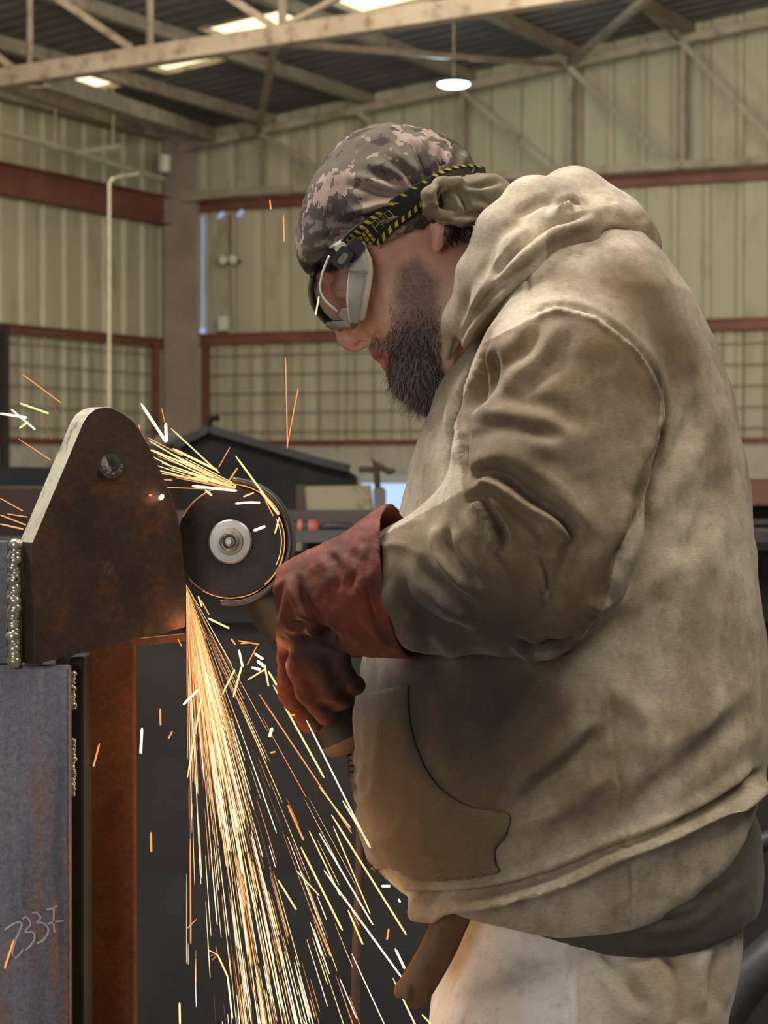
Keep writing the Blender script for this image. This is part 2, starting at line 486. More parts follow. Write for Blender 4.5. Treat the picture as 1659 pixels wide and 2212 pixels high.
# conduit pipes, fittings
M_PIPE = plain('galvanised_pipe', (0.42, 0.38, 0.27), 0.45, 0.3)
M_PALE = plain('pale_plastic', (0.55, 0.52, 0.45), 0.5)
a, b = S(-40, 272, .7), S(350, 385, .7)
mb = MB(); mb.tube([a, b], .03, 10); tag(mb.build('conduit_pipe', M_PIPE), 'pale pipe running along the left wall above the red beam', 'pipe')
mb = MB(); q = P(236, 392, 10.0); mb.tube([P(300, 376, 16.4), P(262, 380, 16.1), P(242, 386, 16.0), P(236, 394, 16.0), P(236, 1100, 16.0)], .011, 8)
tag(mb.build('hanging_cable', M_PIPE), 'thin pale cable hanging down behind the tip of the steel plate', 'cable')
mb = MB(); mb.tube([S(119, 225, 1.2), S(119, 310, 1.2)], .008); mb.bar(S(112, 318, 1.2), S(128, 318, 1.2), .03, .03)
tag(mb.build('hanger_rod', M_PIPE), 'thin dark hanger rod above the pipe at upper left', 'rod', 'hanger rods')
mb = MB(); mb.tube([S(244, 190, 1.2), S(244, 312, 1.2)], .008); mb.bar(S(165, 328, 1.2), S(256, 316, 1.2), .04, .04)
tag(mb.build('hanger_rod', M_PIPE), 'hanger rod with a short cross bar under the leftmost roof light', 'rod', 'hanger rods')
mb = MB(); mb.tube([G(356, 336, .9), G(356, 372, .9)], .065, 20); tag(mb.build('vent_cylinder', M_PALE), 'pale round can mounted above the corner column', 'vent')
mb = MB(); c = G(484, 699, .12); mb.box(c, .10, .1, .16, (DR, DL, UPV)); tag(mb.build('junction_box', M_PALE, bevel=.01), 'small white junction box standing on the red rail right of the corner', 'box')
t = thing('twin_floodlight', 'small twin floodlight on the gable wall right of the corner column', 'lamp')
c = G(497, 566, .12)
mb = MB(); mb.bar(c - DR * .12, c + DR * .12, .05, .03); mb.build('bracket', M_DARK, t)
for s in (-.07, .05):
    mb = MB(); mb.lathe([(0, 0), (.05, .0), (.055, .04), (.035, .07), (0, .075)], c + DR * s + UPV * .03, DL + UPV * -.3, 20); mb.build('lamp_head', M_PALE, t, True)
mb = MB(); mb.tube([G(498, 462, .06), G(498, 552, .06)], .012); mb.build('conduit', M_RED, t)
mb = MB(); mb.tube([G(498, 580, .06), G(500, 712, .06)], .006); mb.build('cable', M_DARK, t)

# daylight slits where the corner sheets do not meet
M_SLIT = glow('daylight_gap', (0.45, 0.6, 1.0), .8)
mb = MB(); mb.add([G(436, 470, .045), G(439, 470, .045), G(439, 718, .045), G(436, 718, .045)], [(0, 1, 2, 3)])
mb.add([G(432, 709, .045), G(443, 709, .045), G(443, 720, .045), G(432, 720, .045)], [(0, 1, 2, 3)])
for x, y in ((474, 468), (480, 462), (516, 464), (521, 458)): mb.add([G(x - 3, y - 4, .045), G(x + 4, y - 4, .045), G(x + 3, y + 4, .045), G(x - 4, y + 4, .045)], [(0, 1, 2, 3)])
struct(mb.build('window_9', M_SLIT))

# high-bay lamp on its cable
t = thing('high_bay_lamp', 'glowing blue-white high-bay lamp hanging from the roof on a thin wire', 'lamp')
lc = P(980, 183, 19.0)
mb = MB(); mb.tube([lc + UPV * .05, RL(rl(lc)[0], rl(lc)[1], roof_z(rl(lc)[0]) - .03)], .006); mb.build('wire', M_PIPE, t)
mb = MB(); mb.lathe([(0, .06), (.045, .055), (.06, .045), (.125, .035), (.132, .02), (.132, .01)], lc, UPV, 32); mb.build('housing', M_DARK, t, True)
mb = MB(); mb.lathe([(0, -.028), (.06, -.026), (.105, -.018), (.128, -.006), (.135, .006), (.12, .022), (0, .03)], lc, UPV, 32); mb.build('lamp_glass', glow('lamp_glass', (0.50, 0.95, 1.0), 12.0, True), t, True)
d = bpy.data.lights.new('high_bay_light', 'POINT'); d.energy = 25; d.color = (.55, .85, 1); d.shadow_soft_size = .12
o = bpy.data.objects.new('high_bay_light', d); col.objects.link(o); o.location = lc - UPV * .1

# back doorway with daylight, at the foot of the gable wall
M_DAY = glow('daylight_pane', (0.50, 0.68, 1.0), 1.15, True)
a, b, c4, d4 = G(779, 1041, .12), G(960, 1041, .12), G(960, 1240, .12), G(779, 1240, .12)
mb = MB(); mb.add([a, b, c4, d4], [(0, 1, 2, 3)]); w = struct(mb.build('window_10', M_DAY))
fb = MB()
for (p, q) in ((a, b), (b, c4), (a, d4)): fb.bar(p + DL * .02, q + DL * .02, .03, .03)
fb.bar(G(818, 1041, .14), G(818, 1240, .14), .02, .02)
fb.build('window_frame', M_CONC, w)
# ---------------------------------------------------------------- things standing in the hall behind the work
# dark steel hopper with a sloping lid
t = thing('steel_hopper', 'large dark steel hopper with a sloping lid behind the grinder', 'hopper')
def slab_poly(px, Y, depth, skew=0.0):
    """a body with a side face seen at these pixels at distance Y, reaching back by depth"""
    mb = MB(); n = len(px)
    fr = [P(x, y, Y) for x, y in px]; bk = [p + Vector((skew, depth, 0)) for p in fr]
    mb.add(fr + bk, [tuple(range(n)), tuple(range(2 * n - 1, n - 1, -1))] + [(i, (i + 1) % n, n + (i + 1) % n, n + i) for i in range(n)])
    return mb
mb = slab_poly([(395, 958), (452, 930), (560, 962), (690, 1000), (752, 1016), (772, 1030), (778, 1098), (640, 1112), (395, 1112)], 9.0, .7, -.25)
mb.build('body', M_DARK, t)
mb = MB(); e = [P(380, 962, 8.97), P(452, 926, 8.97), P(560, 958, 8.97), P(690, 996, 8.97), P(756, 1012, 8.97)]
for p, q in zip(e, e[1:]): mb.bar(p, q, .06, .03)
mb.build('lid_edge', M_GREYSTEEL, t)
mb = MB(); mb.tube([P(452, 925, 8.97), P(456, 905, 8.97), P(474, 902, 8.97)], .012); mb.build('hook', M_DARK, t)
for x in (420, 740):
    mb = MB(); p = P(x, 1110, 9.3); mb.box((p.x, p.y, p.z / 2), .08, .08, p.z); mb.build('leg', M_DARK, t)
# clutter: cream cabinet, bent bar, post
M_CREAM = worn('cream_rusty_paint', (0.58, 0.46, 0.28), (0.66, 0.56, 0.38), 3, 0.6, 0, (0.35, 0.18, 0.08), (1, 1, 1), .05)
t = thing('machine_cabinet', 'cream painted machine cabinet with rust stains behind the bench', 'cabinet')
mb = slab_poly([(652, 1052), (800, 1050), (806, 1112), (654, 1112)], 8.0, .5); mb.build('body', M_CREAM, t)
mb = slab_poly([(640, 1048), (656, 1048), (662, 1112), (640, 1112)], 7.98, .5); mb.build('side_post', M_BROWNSTEEL, t)
mb = slab_poly([(806, 1058), (826, 1054), (834, 1062), (834, 1112), (808, 1112)], 7.98, .5); mb.build('end_panel', M_CONC, t)
mb = slab_poly([(652, 1112), (834, 1112), (834, 1700), (652, 1700)], 8.02, .4); mb.build('base', M_DARK, t)
mb = MB(); mb.tube([P(775, 1014, 8.5), P(810, 1014, 8.5), P(806, 996, 8.5), P(820, 1008, 8.5), P(842, 1020, 8.5), P(852, 1014, 8.5)], .012, 8)
mb.tube([P(812, 1000, 8.5), P(816, 1056, 8.5)], .012)
tag(mb.build('bent_bar', M_BROWNSTEEL), 'bent brown bar sticking up in front of the bluish doorway', 'bar')

# plate girder lying across the bay: dark web behind the sparks
t = thing('plate_girder', 'long grey plate girder lying on trestles behind the worker', 'girder')
def gird(px0, py0, px1, py1, Y0, Y1, nm, m, depth=.02):
    a, b = P(px0, py0, Y0), P(px1, py0, Y1); c, d = P(px1, py1, Y1), P(px0, py1, Y0)
    bk = [p + Vector((0, depth, 0)) for p in (a, b, c, d)]
    mb = MB(); mb.add([a, b, c, d] + bk, [(0, 1, 2, 3), (7, 6, 5, 4), (0, 4, 5, 1), (1, 5, 6, 2), (2, 6, 7, 3), (3, 7, 4, 0)])
    return mb.build(nm, m, t)
gird(180, 1172, 1900, 1148, 5.2, 5.2, 'top_flange', M_GREYSTEEL, .3).location = (0, 0, 0)
gird(180, 1190, 1900, 1345, 5.33, 5.33, 'upper_web', M_DARK, .02)
gird(250, 1340, 1900, 1900, 5.35, 5.35, 'web', worn('web_steel', (0.026, 0.021, 0.017), (0.044, 0.036, 0.029), 1.6, .6, .2, (0.03, .022, .017)), .02)
gird(250, 1900, 1900, 2330, 5.25, 5.25, 'bottom_flange', M_DARK, .25)
for x in (1620, 420):
    mb = MB(); p = P(x, 2330, 5.35); mb.box((p.x, p.y + .1, p.z / 2), .1, .3, p.z); mb.build('trestle', M_DARK, t)
# second beam above it
mb = slab_poly([(120, 1106), (1000, 1104), (1000, 1152), (120, 1156)], 6.6, .25); tag(mb.build('steel_beam', worn('beam_brown', (.10, .08, .07), (.14, .115, .1), 3, .6, .2)), 'brown-grey steel beam lying level behind the grinder', 'beam')
mb = slab_poly([(1570, 1036), (2300, 1030), (2300, 1086), (1570, 1092)], 7.0, .3); o = tag(mb.build('rusty_beam', worn('rust_beam', (.20, .10, .06), (.32, .15, .09), 2, .8, 0, (.14, .07, .045), (.3, 1, 3))), 'rusty red-brown steel beam at the right behind the worker', 'beam')
mb = slab_poly([(1560, 1092), (2300, 1086), (2300, 1190), (1560, 1190)], 7.1, .3); tag(mb.build('dark_beam', M_DARK), 'dark beam under the rusty beam at the right', 'beam')
mb = slab_poly([(1590, 1122), (2300, 1120), (2300, 1131), (1590, 1133)], 6.2, .05); tag(mb.build('steel_strip', M_GREYSTEEL), 'narrow grey steel strip crossing below the rusty beam', 'strip')
mb = slab_poly([(-200, 1005), (118, 1010), (118, 1052), (-200, 1048)], 8.0, .4); tag(mb.build('dark_beam', M_DARK), 'dark beam below the left wall concrete beside the steel plate', 'beam')
mb = slab_poly([(-200, 1052), (100, 1054), (100, 1120), (-200, 1122)], 9.0, .4); tag(mb.build('stacked_planks', M_BROWNSTEEL), 'brown stacked planks below the dark beam at the left edge', 'planks')
mb = slab_poly([(-200, 1120), (110, 1120), (110, 1166), (-200, 1166)], 7.6, .3); tag(mb.build('dark_beam', M_DARK), 'dark beam just above the grey bar at the left edge', 'beam')
mb = slab_poly([(-200, 1166), (100, 1168), (100, 1200), (-200, 1200)], 5.0, .3); tag(mb.build('grey_bar', M_GREYSTEEL), 'grey steel bar behind the left end of the plate', 'bar')
# supports so the stacked beams rest on something
t = thing('trestle', 'dark trestle carrying the beams behind the work', 'trestle')
for (x, Y, y0) in ((150, 8.2, 1050), (40, 7.8, 1166), (700, 6.7, 1156), (1800, 7.2, 1190), (-150, 5.1, 1200)):
    mb = MB(); p = P(x, y0, Y); mb.box((p.x, p.y + .1, p.z / 2), .1, .25, p.z); mb.build('leg', M_DARK, t)
# torch handle with its hose on the beam
M_TORCH = plain('torch_red', (0.42, 0.10, 0.06), 0.5)
t = thing('gas_torch', 'red and black torch handle lying on the beam behind the grinder', 'torch')
c0 = P(628, 1143, 5.33); ax = (P(690, 1143, 5.33) - c0).normalized(); L = (P(690, 1143, 5.33) - c0).length
r0 = .023
mb = MB(); mb.lathe([(0, -.12), (r0, -.12), (r0, L * .25), (0, L * .25)], c0, ax, 24); mb.build('grip', M_DARK, t, 'auto')
mb = MB(); mb.lathe([(r0, L * .25), (r0 * 1.02, L * .3), (r0 * 1.02, L * .36), (r0, L * .4)], c0, ax, 24); mb.build('band', M_TORCH, t, True)
mb = MB(); mb.lathe([(r0, L * .4), (r0, L * .62)], c0, ax, 24); mb.build('collar', M_DARK, t, True)
mb = MB(); mb.lathe([(r0, L * .62), (r0 * .95, L * .85), (r0 * .6, L * 1.0), (0, L * 1.02)], c0, ax, 24); mb.build('nose', M_TORCH, t, True)
mb = MB(); mb.tube([P(690, 1143, 5.33), P(715, 1137, 5.33), P(750, 1140, 5.33), P(800, 1152, 5.35), P(880, 1158, 5.38)], .012, 10); mb.build('hose', M_DARK, t, True)

# dark curved shapes behind the worker at the lower right: a coiled hose on the floor side
M_HOSE = plain('dark_hose', (0.045, 0.045, 0.05), 0.5)
mb = MB(); mb.tube([P(1480, 2300, 4.2), P(1560, 2190, 4.2), P(1610, 2120, 4.2), P(1700, 2040, 4.2), P(1850, 1960, 4.2)], .045, 14)
tag(mb.build('welding_hose', M_HOSE, smooth=True), 'thick grey hose curving up behind the trousers at the lower right', 'hose', 'hoses')
mb = MB(); mb.tube([P(1560, 1880, 4.4), P(1640, 1822, 4.4), P(1700, 1800, 4.4), P(1860, 1770, 4.4)], .02, 12)
tag(mb.build('welding_hose', M_HOSE, smooth=True), 'thin dark hose beside the back hem of the hoodie', 'hose', 'hoses')
# ---------------------------------------------------------------- sculpting: distance fields on a grid -> smooth mesh
class Field:
    def __init__(s, lo, hi, h):
        s.h = h; s.lo = np.array(lo, np.float32)
        n = np.ceil((np.array(hi) - np.array(lo)) / h).astype(int) + 1
        s.x = (lo[0] + h * np.arange(n[0], dtype=np.float32))[:, None, None]
        s.y = (lo[1] + h * np.arange(n[1], dtype=np.float32))[None, :, None]
        s.z = (lo[2] + h * np.arange(n[2], dtype=np.float32))[None, None, :]
        s.d = np.full(tuple(n), 9.0, np.float32)
    def cone(s, a, b, ra, rb, ys=1.0):
        """tapered capsule; ys < 1 flattens it in depth"""
        ax, ay, az = a; bx, by, bz = b
        vx, vy, vz = bx - ax, (by - ay) / ys, bz - az
        L = vx * vx + vy * vy + vz * vz + 1e-12
        px, py, pz = s.x - ax, (s.y - ay) / ys, s.z - az
        t = np.clip((px * vx + py * vy + pz * vz) / L, 0, 1)
        return np.sqrt((px - t * vx) ** 2 + (py - t * vy) ** 2 + (pz - t * vz) ** 2) - (ra + t * (rb - ra))
    def chain(s, pts, k=0.0, ys=1.0):
        """pts: (px, py, Y, r_px)"""
        d = None
        w = [(np.array(P(p[0], p[1], p[2])), p[3] * p[2] / F_PX) for p in pts]
        if len(w) == 1: w = w * 2
        for (a, ra), (b, rb) in zip(w, w[1:]):
            e = s.cone(a, b, ra, rb, ys)
            d = e if d is None else (np.minimum(d, e) if k == 0 else smin(d, e, k))
        return d
    def ell(s, px, py, Y, rx, ry, rY, ang=0.0):
        """ellipsoid; radii in px (rx, ry in the picture, rY in depth px), ang = clockwise turn in the picture in degrees"""
        c = P(px, py, Y); k = Y / F_PX
        a, b, cc = rx * k, ry * k, rY * k
        t = math.radians(ang); cs, sn = math.cos(t), math.sin(t)
        dx, dy, dz = s.x - c.x, s.y - c.y, -(s.z - c.z)
        u = dx * cs + dz * sn; v = -dx * sn + dz * cs
        q = np.sqrt((u / a) ** 2 + (v / b) ** 2 + (dy / cc) ** 2)
        q2 = np.sqrt((u / a ** 2) ** 2 + (v / b ** 2) ** 2 + (dy / cc ** 2) ** 2) + 1e-9
        return q * (q - 1.0) / q2
    def loft(s, rows, n=2.3, Y0=2.5):
        """rows: (py, xl, xr, Yc, half_Y_metres) top to bottom"""
        rows = sorted(rows, key=lambda r: -P(0, r[0], Y0).z)
        zz = np.array([P(0, r[0], Y0).z for r in rows])[::-1]
        f = lambda j: np.interp(s.z.ravel(), zz, np.array([j(r) for r in rows])[::-1]).astype(np.float32)[None, None, :]
        xl = f(lambda r: P(r[1], r[0], r[3]).x); xr = f(lambda r: P(r[2], r[0], r[3]).x)
        yc = f(lambda r: r[3]); hy = f(lambda r: r[4])
        cx = (xl + xr) / 2; a = (xr - xl) / 2
        g = ((np.abs(s.x - cx) / a) ** n + (np.abs(s.y - yc) / hy) ** n) ** (1.0 / n)
        d = (g - 1.0) * np.minimum(a, hy)
        cap = np.maximum(s.z - zz[-1], zz[0] - s.z)
        return np.maximum(d, cap)
    def surf(s, name, d=None, smooth=2, keep=True):
        d = s.d if d is None else d
        d = np.ascontiguousarray(d)
        nx, ny, nz = d.shape
        ins = d < 0
        c = np.zeros((nx - 1, ny - 1, nz - 1), np.int8)
        for i in (0, 1):
            for j in (0, 1):
                for k in (0, 1): c += ins[i:nx - 1 + i, j:ny - 1 + j, k:nz - 1 + k]
        act = (c > 0) & (c < 8)
        I, J, K = np.nonzero(act)
        idx = np.full(c.shape, -1, np.int32); idx[I, J, K] = np.arange(len(I))
        pos = np.zeros((len(I), 3)); cnt = np.zeros(len(I))
        cor = [(i, j, k) for i in (0, 1) for j in (0, 1) for k in (0, 1)]
        for a in cor:
            for ax in range(3):
                if a[ax]: continue
                b = list(a); b[ax] = 1
                da = d[I + a[0], J + a[1], K + a[2]]; db = d[I + b[0], J + b[1], K + b[2]]
                m = (da < 0) != (db < 0)
                t = np.where(m, da / np.where(m, da - db, 1), 0)
                for q in range(3):
                    pos[:, q] += np.where(m, a[q] + (t if q == ax else 0), 0)
                cnt += m
        pos /= cnt[:, None]
        pos += np.stack([I, J, K], 1)
        V = s.lo + pos * s.h
        faces = []
        for ax in range(3):
            sl0 = [slice(None)] * 3; sl1 = [slice(None)] * 3
            sl0[ax] = slice(0, -1); sl1[ax] = slice(1, None)
            A = ins[tuple(sl0)]; B = ins[tuple(sl1)]
            o1, o2 = [q for q in range(3) if q != ax]
            ch = A != B
            e = np.argwhere(ch)
            e = e[(e[:, o1] > 0) & (e[:, o2] > 0) & (e[:, o1] < d.shape[o1] - 1) & (e[:, o2] < d.shape[o2] - 1)]
            def cell(du, dv):
                q = e.copy(); q[:, o1] += du; q[:, o2] += dv
                return idx[q[:, 0], q[:, 1], q[:, 2]]
            quad = np.stack([cell(-1, -1), cell(0, -1), cell(0, 0), cell(-1, 0)], 1)
            fl = A[e[:, 0], e[:, 1], e[:, 2]]
            if ax == 1: fl = ~fl
            quad[~fl] = quad[~fl][:, ::-1]
            faces.append(quad)
        Fq = np.concatenate(faces)
        Fq = Fq[(Fq >= 0).all(1)]
        for _ in range(smooth):
            V = relax(V, Fq, 0.6); V = relax(V, Fq, -0.35)
        return V, Fq

def relax(V, Fq, lam):
    acc = np.zeros_like(V); n = np.zeros(len(V))
    for k in range(4):
        a = Fq[:, k]; b = Fq[:, (k + 1) % 4]
        for q in range(3):
            acc[:, q] += np.bincount(a, V[b, q], len(V)) + np.bincount(b, V[a, q], len(V))
        n += np.bincount(a, minlength=len(V)) + np.bincount(b, minlength=len(V))
    return V + lam * (acc / np.maximum(n, 1)[:, None] - V)

def smin(a, b, k):
    h = np.maximum(k - np.abs(a - b), 0) / k
    return np.minimum(a, b) - h * h * k * 0.25
def smax(a, b, k): return -smin(-a, -b, k)

def vnormals(V, Fq):
    e1 = V[Fq[:, 2]] - V[Fq[:, 0]]; e2 = V[Fq[:, 3]] - V[Fq[:, 1]]
    fn = np.cross(e1, e2); N = np.zeros_like(V)
    for k in range(4):
        for q in range(3): N[:, q] += np.bincount(Fq[:, k], fn[:, q], len(V))
    return N / (np.linalg.norm(N, axis=1)[:, None] + 1e-12)

def seg_dist(u, v, line):
    """distance in px to a polyline and the share of its length at the nearest point"""
    line = np.asarray(line, float)
    seg = np.linalg.norm(np.diff(line, axis=0), axis=1); cum = np.concatenate([[0], np.cumsum(seg)]); tot = cum[-1]
    best = np.full(len(u), 1e9); tt = np.zeros(len(u)); side = np.zeros(len(u))
    for i in range(len(line) - 1):
        ax, ay = line[i]; dx, dy = line[i + 1] - line[i]; L = dx * dx + dy * dy + 1e-9
        t = np.clip(((u - ax) * dx + (v - ay) * dy) / L, 0, 1)
        qx = u - (ax + t * dx); qy = v - (ay + t * dy)
        dd = np.hypot(qx, qy); m = dd < best
        best[m] = dd[m]; tt[m] = ((cum[i] + t * seg[i]) / tot)[m]; side[m] = np.sign(dx * qy - dy * qx)[m]
    return best, tt, side

def fold(V, N, line, width, depth, kind='crease', lip=0.6, face=-1, taper=0.25, sel=None, extra=None):
    """sculpt a fold along a line: crease (valley with a raised lip on one side), ridge, or step.  width px, depth mm"""
    u, v = project(V)
    bx = np.array(line, float); m = (u > bx[:, 0].min() - 4 * width) & (u < bx[:, 0].max() + 4 * width) & (v > bx[:, 1].min() - 4 * width) & (v < bx[:, 1].max() + 4 * width)
    m &= (N[:, 1] * face > 0.02)
    if sel is not None: m &= sel
    ii = np.nonzero(m)[0]
    if len(ii) == 0: return V
    sp = spline(line, 6)
    dd, t, side = seg_dist(u[ii], v[ii], sp)
    w = np.clip(t / taper, 0, 1) * np.clip((1 - t) / taper, 0, 1) if taper > 0 else np.where((t > 0.001) & (t < 0.999), 1.0, 0.0)
    w = w * w * (3 - 2 * w)
    w *= np.clip((N[ii, 1] * face) / 0.35, 0, 1)
    sd = dd * side
    if kind == 'crease':
        a = -np.exp(-(sd / width) ** 2) + lip * np.exp(-((sd - 1.7 * width) / (1.3 * width)) ** 2) + lip * .35 * np.exp(-((sd + 1.9 * width) / (1.5 * width)) ** 2)
    elif kind == 'ridge':
        a = np.exp(-(sd / width) ** 2)
    elif kind == 'step':      # raised on the +side, falling off slowly
        a = np.where(sd > 0, np.exp(-(sd / (3.5 * width)) ** 2), np.exp(-(sd / (.5 * width)) ** 2)) - 0.15
    V = V.copy(); V[ii] += N[ii] * (a * w * depth * 0.001)[:, None]
    return V

_rs = np.random.RandomState(7)
_lat = _rs.rand(64, 64, 64).astype(np.float32)
def vnoise(p, seed=0):
    p = p + seed * 17.3
    i = np.floor(p).astype(int); f = p - i; f = f * f * (3 - 2 * f)
    out = 0
    for a in (0, 1):
        for b in (0, 1):
            for c in (0, 1):
                w = (f[:, 0] if a else 1 - f[:, 0]) * (f[:, 1] if b else 1 - f[:, 1]) * (f[:, 2] if c else 1 - f[:, 2])
                out = out + w * _lat[(i[:, 0] + a) % 64, (i[:, 1] + b) % 64, (i[:, 2] + c) % 64]
    return out
def fbm(p, seed=0, o=3):
    s = 0; a = 1; t = 0
    for k in range(o): s = s + a * vnoise(p * 2 ** k, seed + k); t += a; a *= .5
    return s / t - .5

def to_mesh(name, V, Fq, m, parent, attrs=None):
    me = bpy.data.meshes.new(name)
    me.vertices.add(len(V)); me.vertices.foreach_set('co', np.asarray(V, np.float32).ravel())
    me.loops.add(len(Fq) * 4); me.loops.foreach_set('vertex_index', Fq.astype(np.int32).ravel())
    me.polygons.add(len(Fq)); me.polygons.foreach_set('loop_start', np.arange(0, len(Fq) * 4, 4, dtype=np.int32))
    me.update(calc_edges=True); me.validate()
    me.polygons.foreach_set('use_smooth', np.ones(len(me.polygons), bool))
    for k, a in (attrs or {}).items():
        at = me.attributes.new(k, 'FLOAT', 'POINT'); at.data.foreach_set('value', np.asarray(a, np.float32))
    return link(name, me, m, parent)

def blob(u, v, x, y, rx, ry, ang=0):
    t = math.radians(ang); cs, sn = math.cos(t), math.sin(t)
    a = ((u - x) * cs + (v - y) * sn) / rx; b = (-(u - x) * sn + (v - y) * cs) / ry
    return np.exp(-(a * a + b * b))

def inside_poly(u, v, poly):
    poly = np.asarray(poly, float); c = np.zeros(len(u), bool); j = len(poly) - 1
    for i in range(len(poly)):
        xi, yi = poly[i]; xj, yj = poly[j]
        c ^= ((yi > v) != (yj > v)) & (u < (xj - xi) * (v - yi) / (yj - yi + 1e-12) + xi)
        j = i
    return c
# ---------------------------------------------------------------- the worker
M_SKIN = None
def skin_mat():
    m, nt, b, nd, ln = new_mat('skin')
    v = mapping(nt)
    c = ramp(nt, noise_tex(nt, v, 22, 5), [(.35, (.56, .30, .205)), (.65, (.72, .43, .315))])
    c = mix(nt, attr(nt, 'red'), c, (.62, .24, .19))
    c = mix(nt, attr(nt, 'lip'), c, (.36, .085, .075))
    sm = nd.new('ShaderNodeMath'); sm.operation = 'MULTIPLY'; sm.use_clamp = True
    ln.new(attr(nt, 'stubble'), sm.inputs[0]); ln.new(ramp(nt, noise_tex(nt, mapping(nt, (1.6, 1, .6)), 520, 4, .7), [(.3, .5), (.65, 1.0)]), sm.inputs[1])
    c = mix(nt, sm.outputs[0], c, (.12, .07, .055))
    ln.new(c, b.inputs['Base Color']); b.inputs['Roughness'].default_value = .45
    b.inputs['Subsurface Weight'].default_value = 0.12; b.inputs['Subsurface Radius'].default_value = (.012, .004, .002)
    b.inputs['Subsurface Scale'].default_value = 0.5
    bump(nt, b, noise_tex(nt, v, 420, 3), .25, .0006)
    return m
def cloth_mat(name, clean, dirty, grey, rough=.92, fine=900, amt=.55):
    m, nt, b, nd, ln = new_mat(name)
    v = mapping(nt)
    n1 = noise_tex(nt, mapping(nt, (1, 1, .6)), 16, 6, .62); n2 = noise_tex(nt, v, 60, 6, .7)
    c = mix(nt, ramp(nt, n1, [(.40, 0.), (.62, amt)]), clean, dirty)
    d = attr(nt, 'dirt_shade')
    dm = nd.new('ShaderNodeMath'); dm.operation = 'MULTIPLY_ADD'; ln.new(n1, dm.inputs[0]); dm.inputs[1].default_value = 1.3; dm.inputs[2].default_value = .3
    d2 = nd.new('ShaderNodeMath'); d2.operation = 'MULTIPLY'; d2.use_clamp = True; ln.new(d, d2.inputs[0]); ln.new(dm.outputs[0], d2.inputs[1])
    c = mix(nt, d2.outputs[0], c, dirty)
    g2 = nd.new('ShaderNodeMath'); g2.operation = 'MULTIPLY'; g2.use_clamp = True; ln.new(attr(nt, 'soot_shade'), g2.inputs[0]); ln.new(dm.outputs[0], g2.inputs[1])
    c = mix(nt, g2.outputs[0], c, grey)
    c = mix(nt, ramp(nt, n2, [(.52, 0.), (.75, .45)]), c, tuple(x * .62 for x in dirty))
    hs = noise_tex(nt, mapping(nt, (1, 1, 4.5)), 170, 3, .6)        # heathered knit
    c = mix(nt, .30, c, ramp(nt, hs, [(.3, .25), (.7, .75)]), 'OVERLAY')
    ln.new(c, b.inputs['Base Color']); b.inputs['Roughness'].default_value = rough
    b.inputs['Sheen Weight'].default_value = .15
    bump(nt, b, mix(nt, .5, noise_tex(nt, v, fine, 2), n2), .35, .0012)
    return m
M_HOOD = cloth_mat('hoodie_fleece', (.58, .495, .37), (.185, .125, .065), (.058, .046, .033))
M_SHIRT = cloth_mat('undershirt_olive', (.085, .075, .05), (.05, .042, .028), (.03, .028, .02))
M_TROUSER = cloth_mat('trouser_canvas', (.84, .80, .74), (.48, .37, .24), (.40, .36, .32), amt=.22)
M_GLOVE = None

person = thing('person', 'man in a stained beige hoodie, camouflage bandana and red gauntlets bending over a grinder', 'person')
YT = 2.52          # depth of the body's middle plane

# ---- hoodie: trunk, near sleeve, far sleeve
h = 0.0029
fl = Field((-.06, 2.16, .80), (.50, 2.84, 1.74), h)
rows = [(520, 1180, 1400, 2.52, .13), (565, 1120, 1440, 2.52, .17), (640, 1060, 1492, 2.52, .205), (740, 1010, 1535, 2.52, .215), (850, 945, 1575, 2.52, .215),
        (1000, 890, 1607, 2.51, .21), (1100, 866, 1620, 2.51, .21), (1200, 845, 1631, 2.5, .21), (1300, 815, 1641, 2.5, .215), (1430, 785, 1652, 2.5, .22),
        (1560, 784, 1657, 2.5, .222), (1640, 786, 1648, 2.5, .22), (1700, 786, 1632, 2.5, .215), (1740, 788, 1640, 2.5, .215), (1790, 792, 1646, 2.5, .215), (1850, 815, 1640, 2.5, .21), (1930, 850, 1615, 2.5, .20), (2010, 920, 1560, 2.5, .19)]
d = fl.loft([(r[0], r[1], r[2], r[3], r[4] * .88) for r in rows], 2.25, YT)
def sleeve(side, ys=1.0):
    s = -1 if side == 'near' else 1
    Y = lambda o: YT + s * o
    e = fl.chain([(1245, 700, Y(.135), 170), (1222, 850, Y(.20), 187), (1190, 1010, Y(.235), 187), (1180, 1160, Y(.24), 163), (1165, 1245, Y(.235), 140)], .05, .70)
    e = smin(e, fl.chain([(1190, 1215, Y(.235), 128), (1060, 1235, Y(.23), 150), (950, 1255, Y(.205), 142), (895, 1262, Y(.19), 125)], .03, .76), .05)
    e = smin(e, fl.chain([(1225, 1275, Y(.195), 80), (1120, 1330, Y(.19), 62)], .02), .04)
    e = smin(e, fl.chain([(1040, 1090, Y(.21), 62), (965, 1140, Y(.2), 52)], .02), .03)
    return e
d = smin(d, sleeve('near'), .013)
# far arm reaches forward to the grinder
far = fl.chain([(1200, 700, YT + .15, 150), (1110, 900, YT + .17, 130), (1040, 1100, YT + .19, 105), (960, 1250, YT + .16, 90), (860, 1310, YT + .12, 75)], .04, .8)
d = smin(d, far, .03)
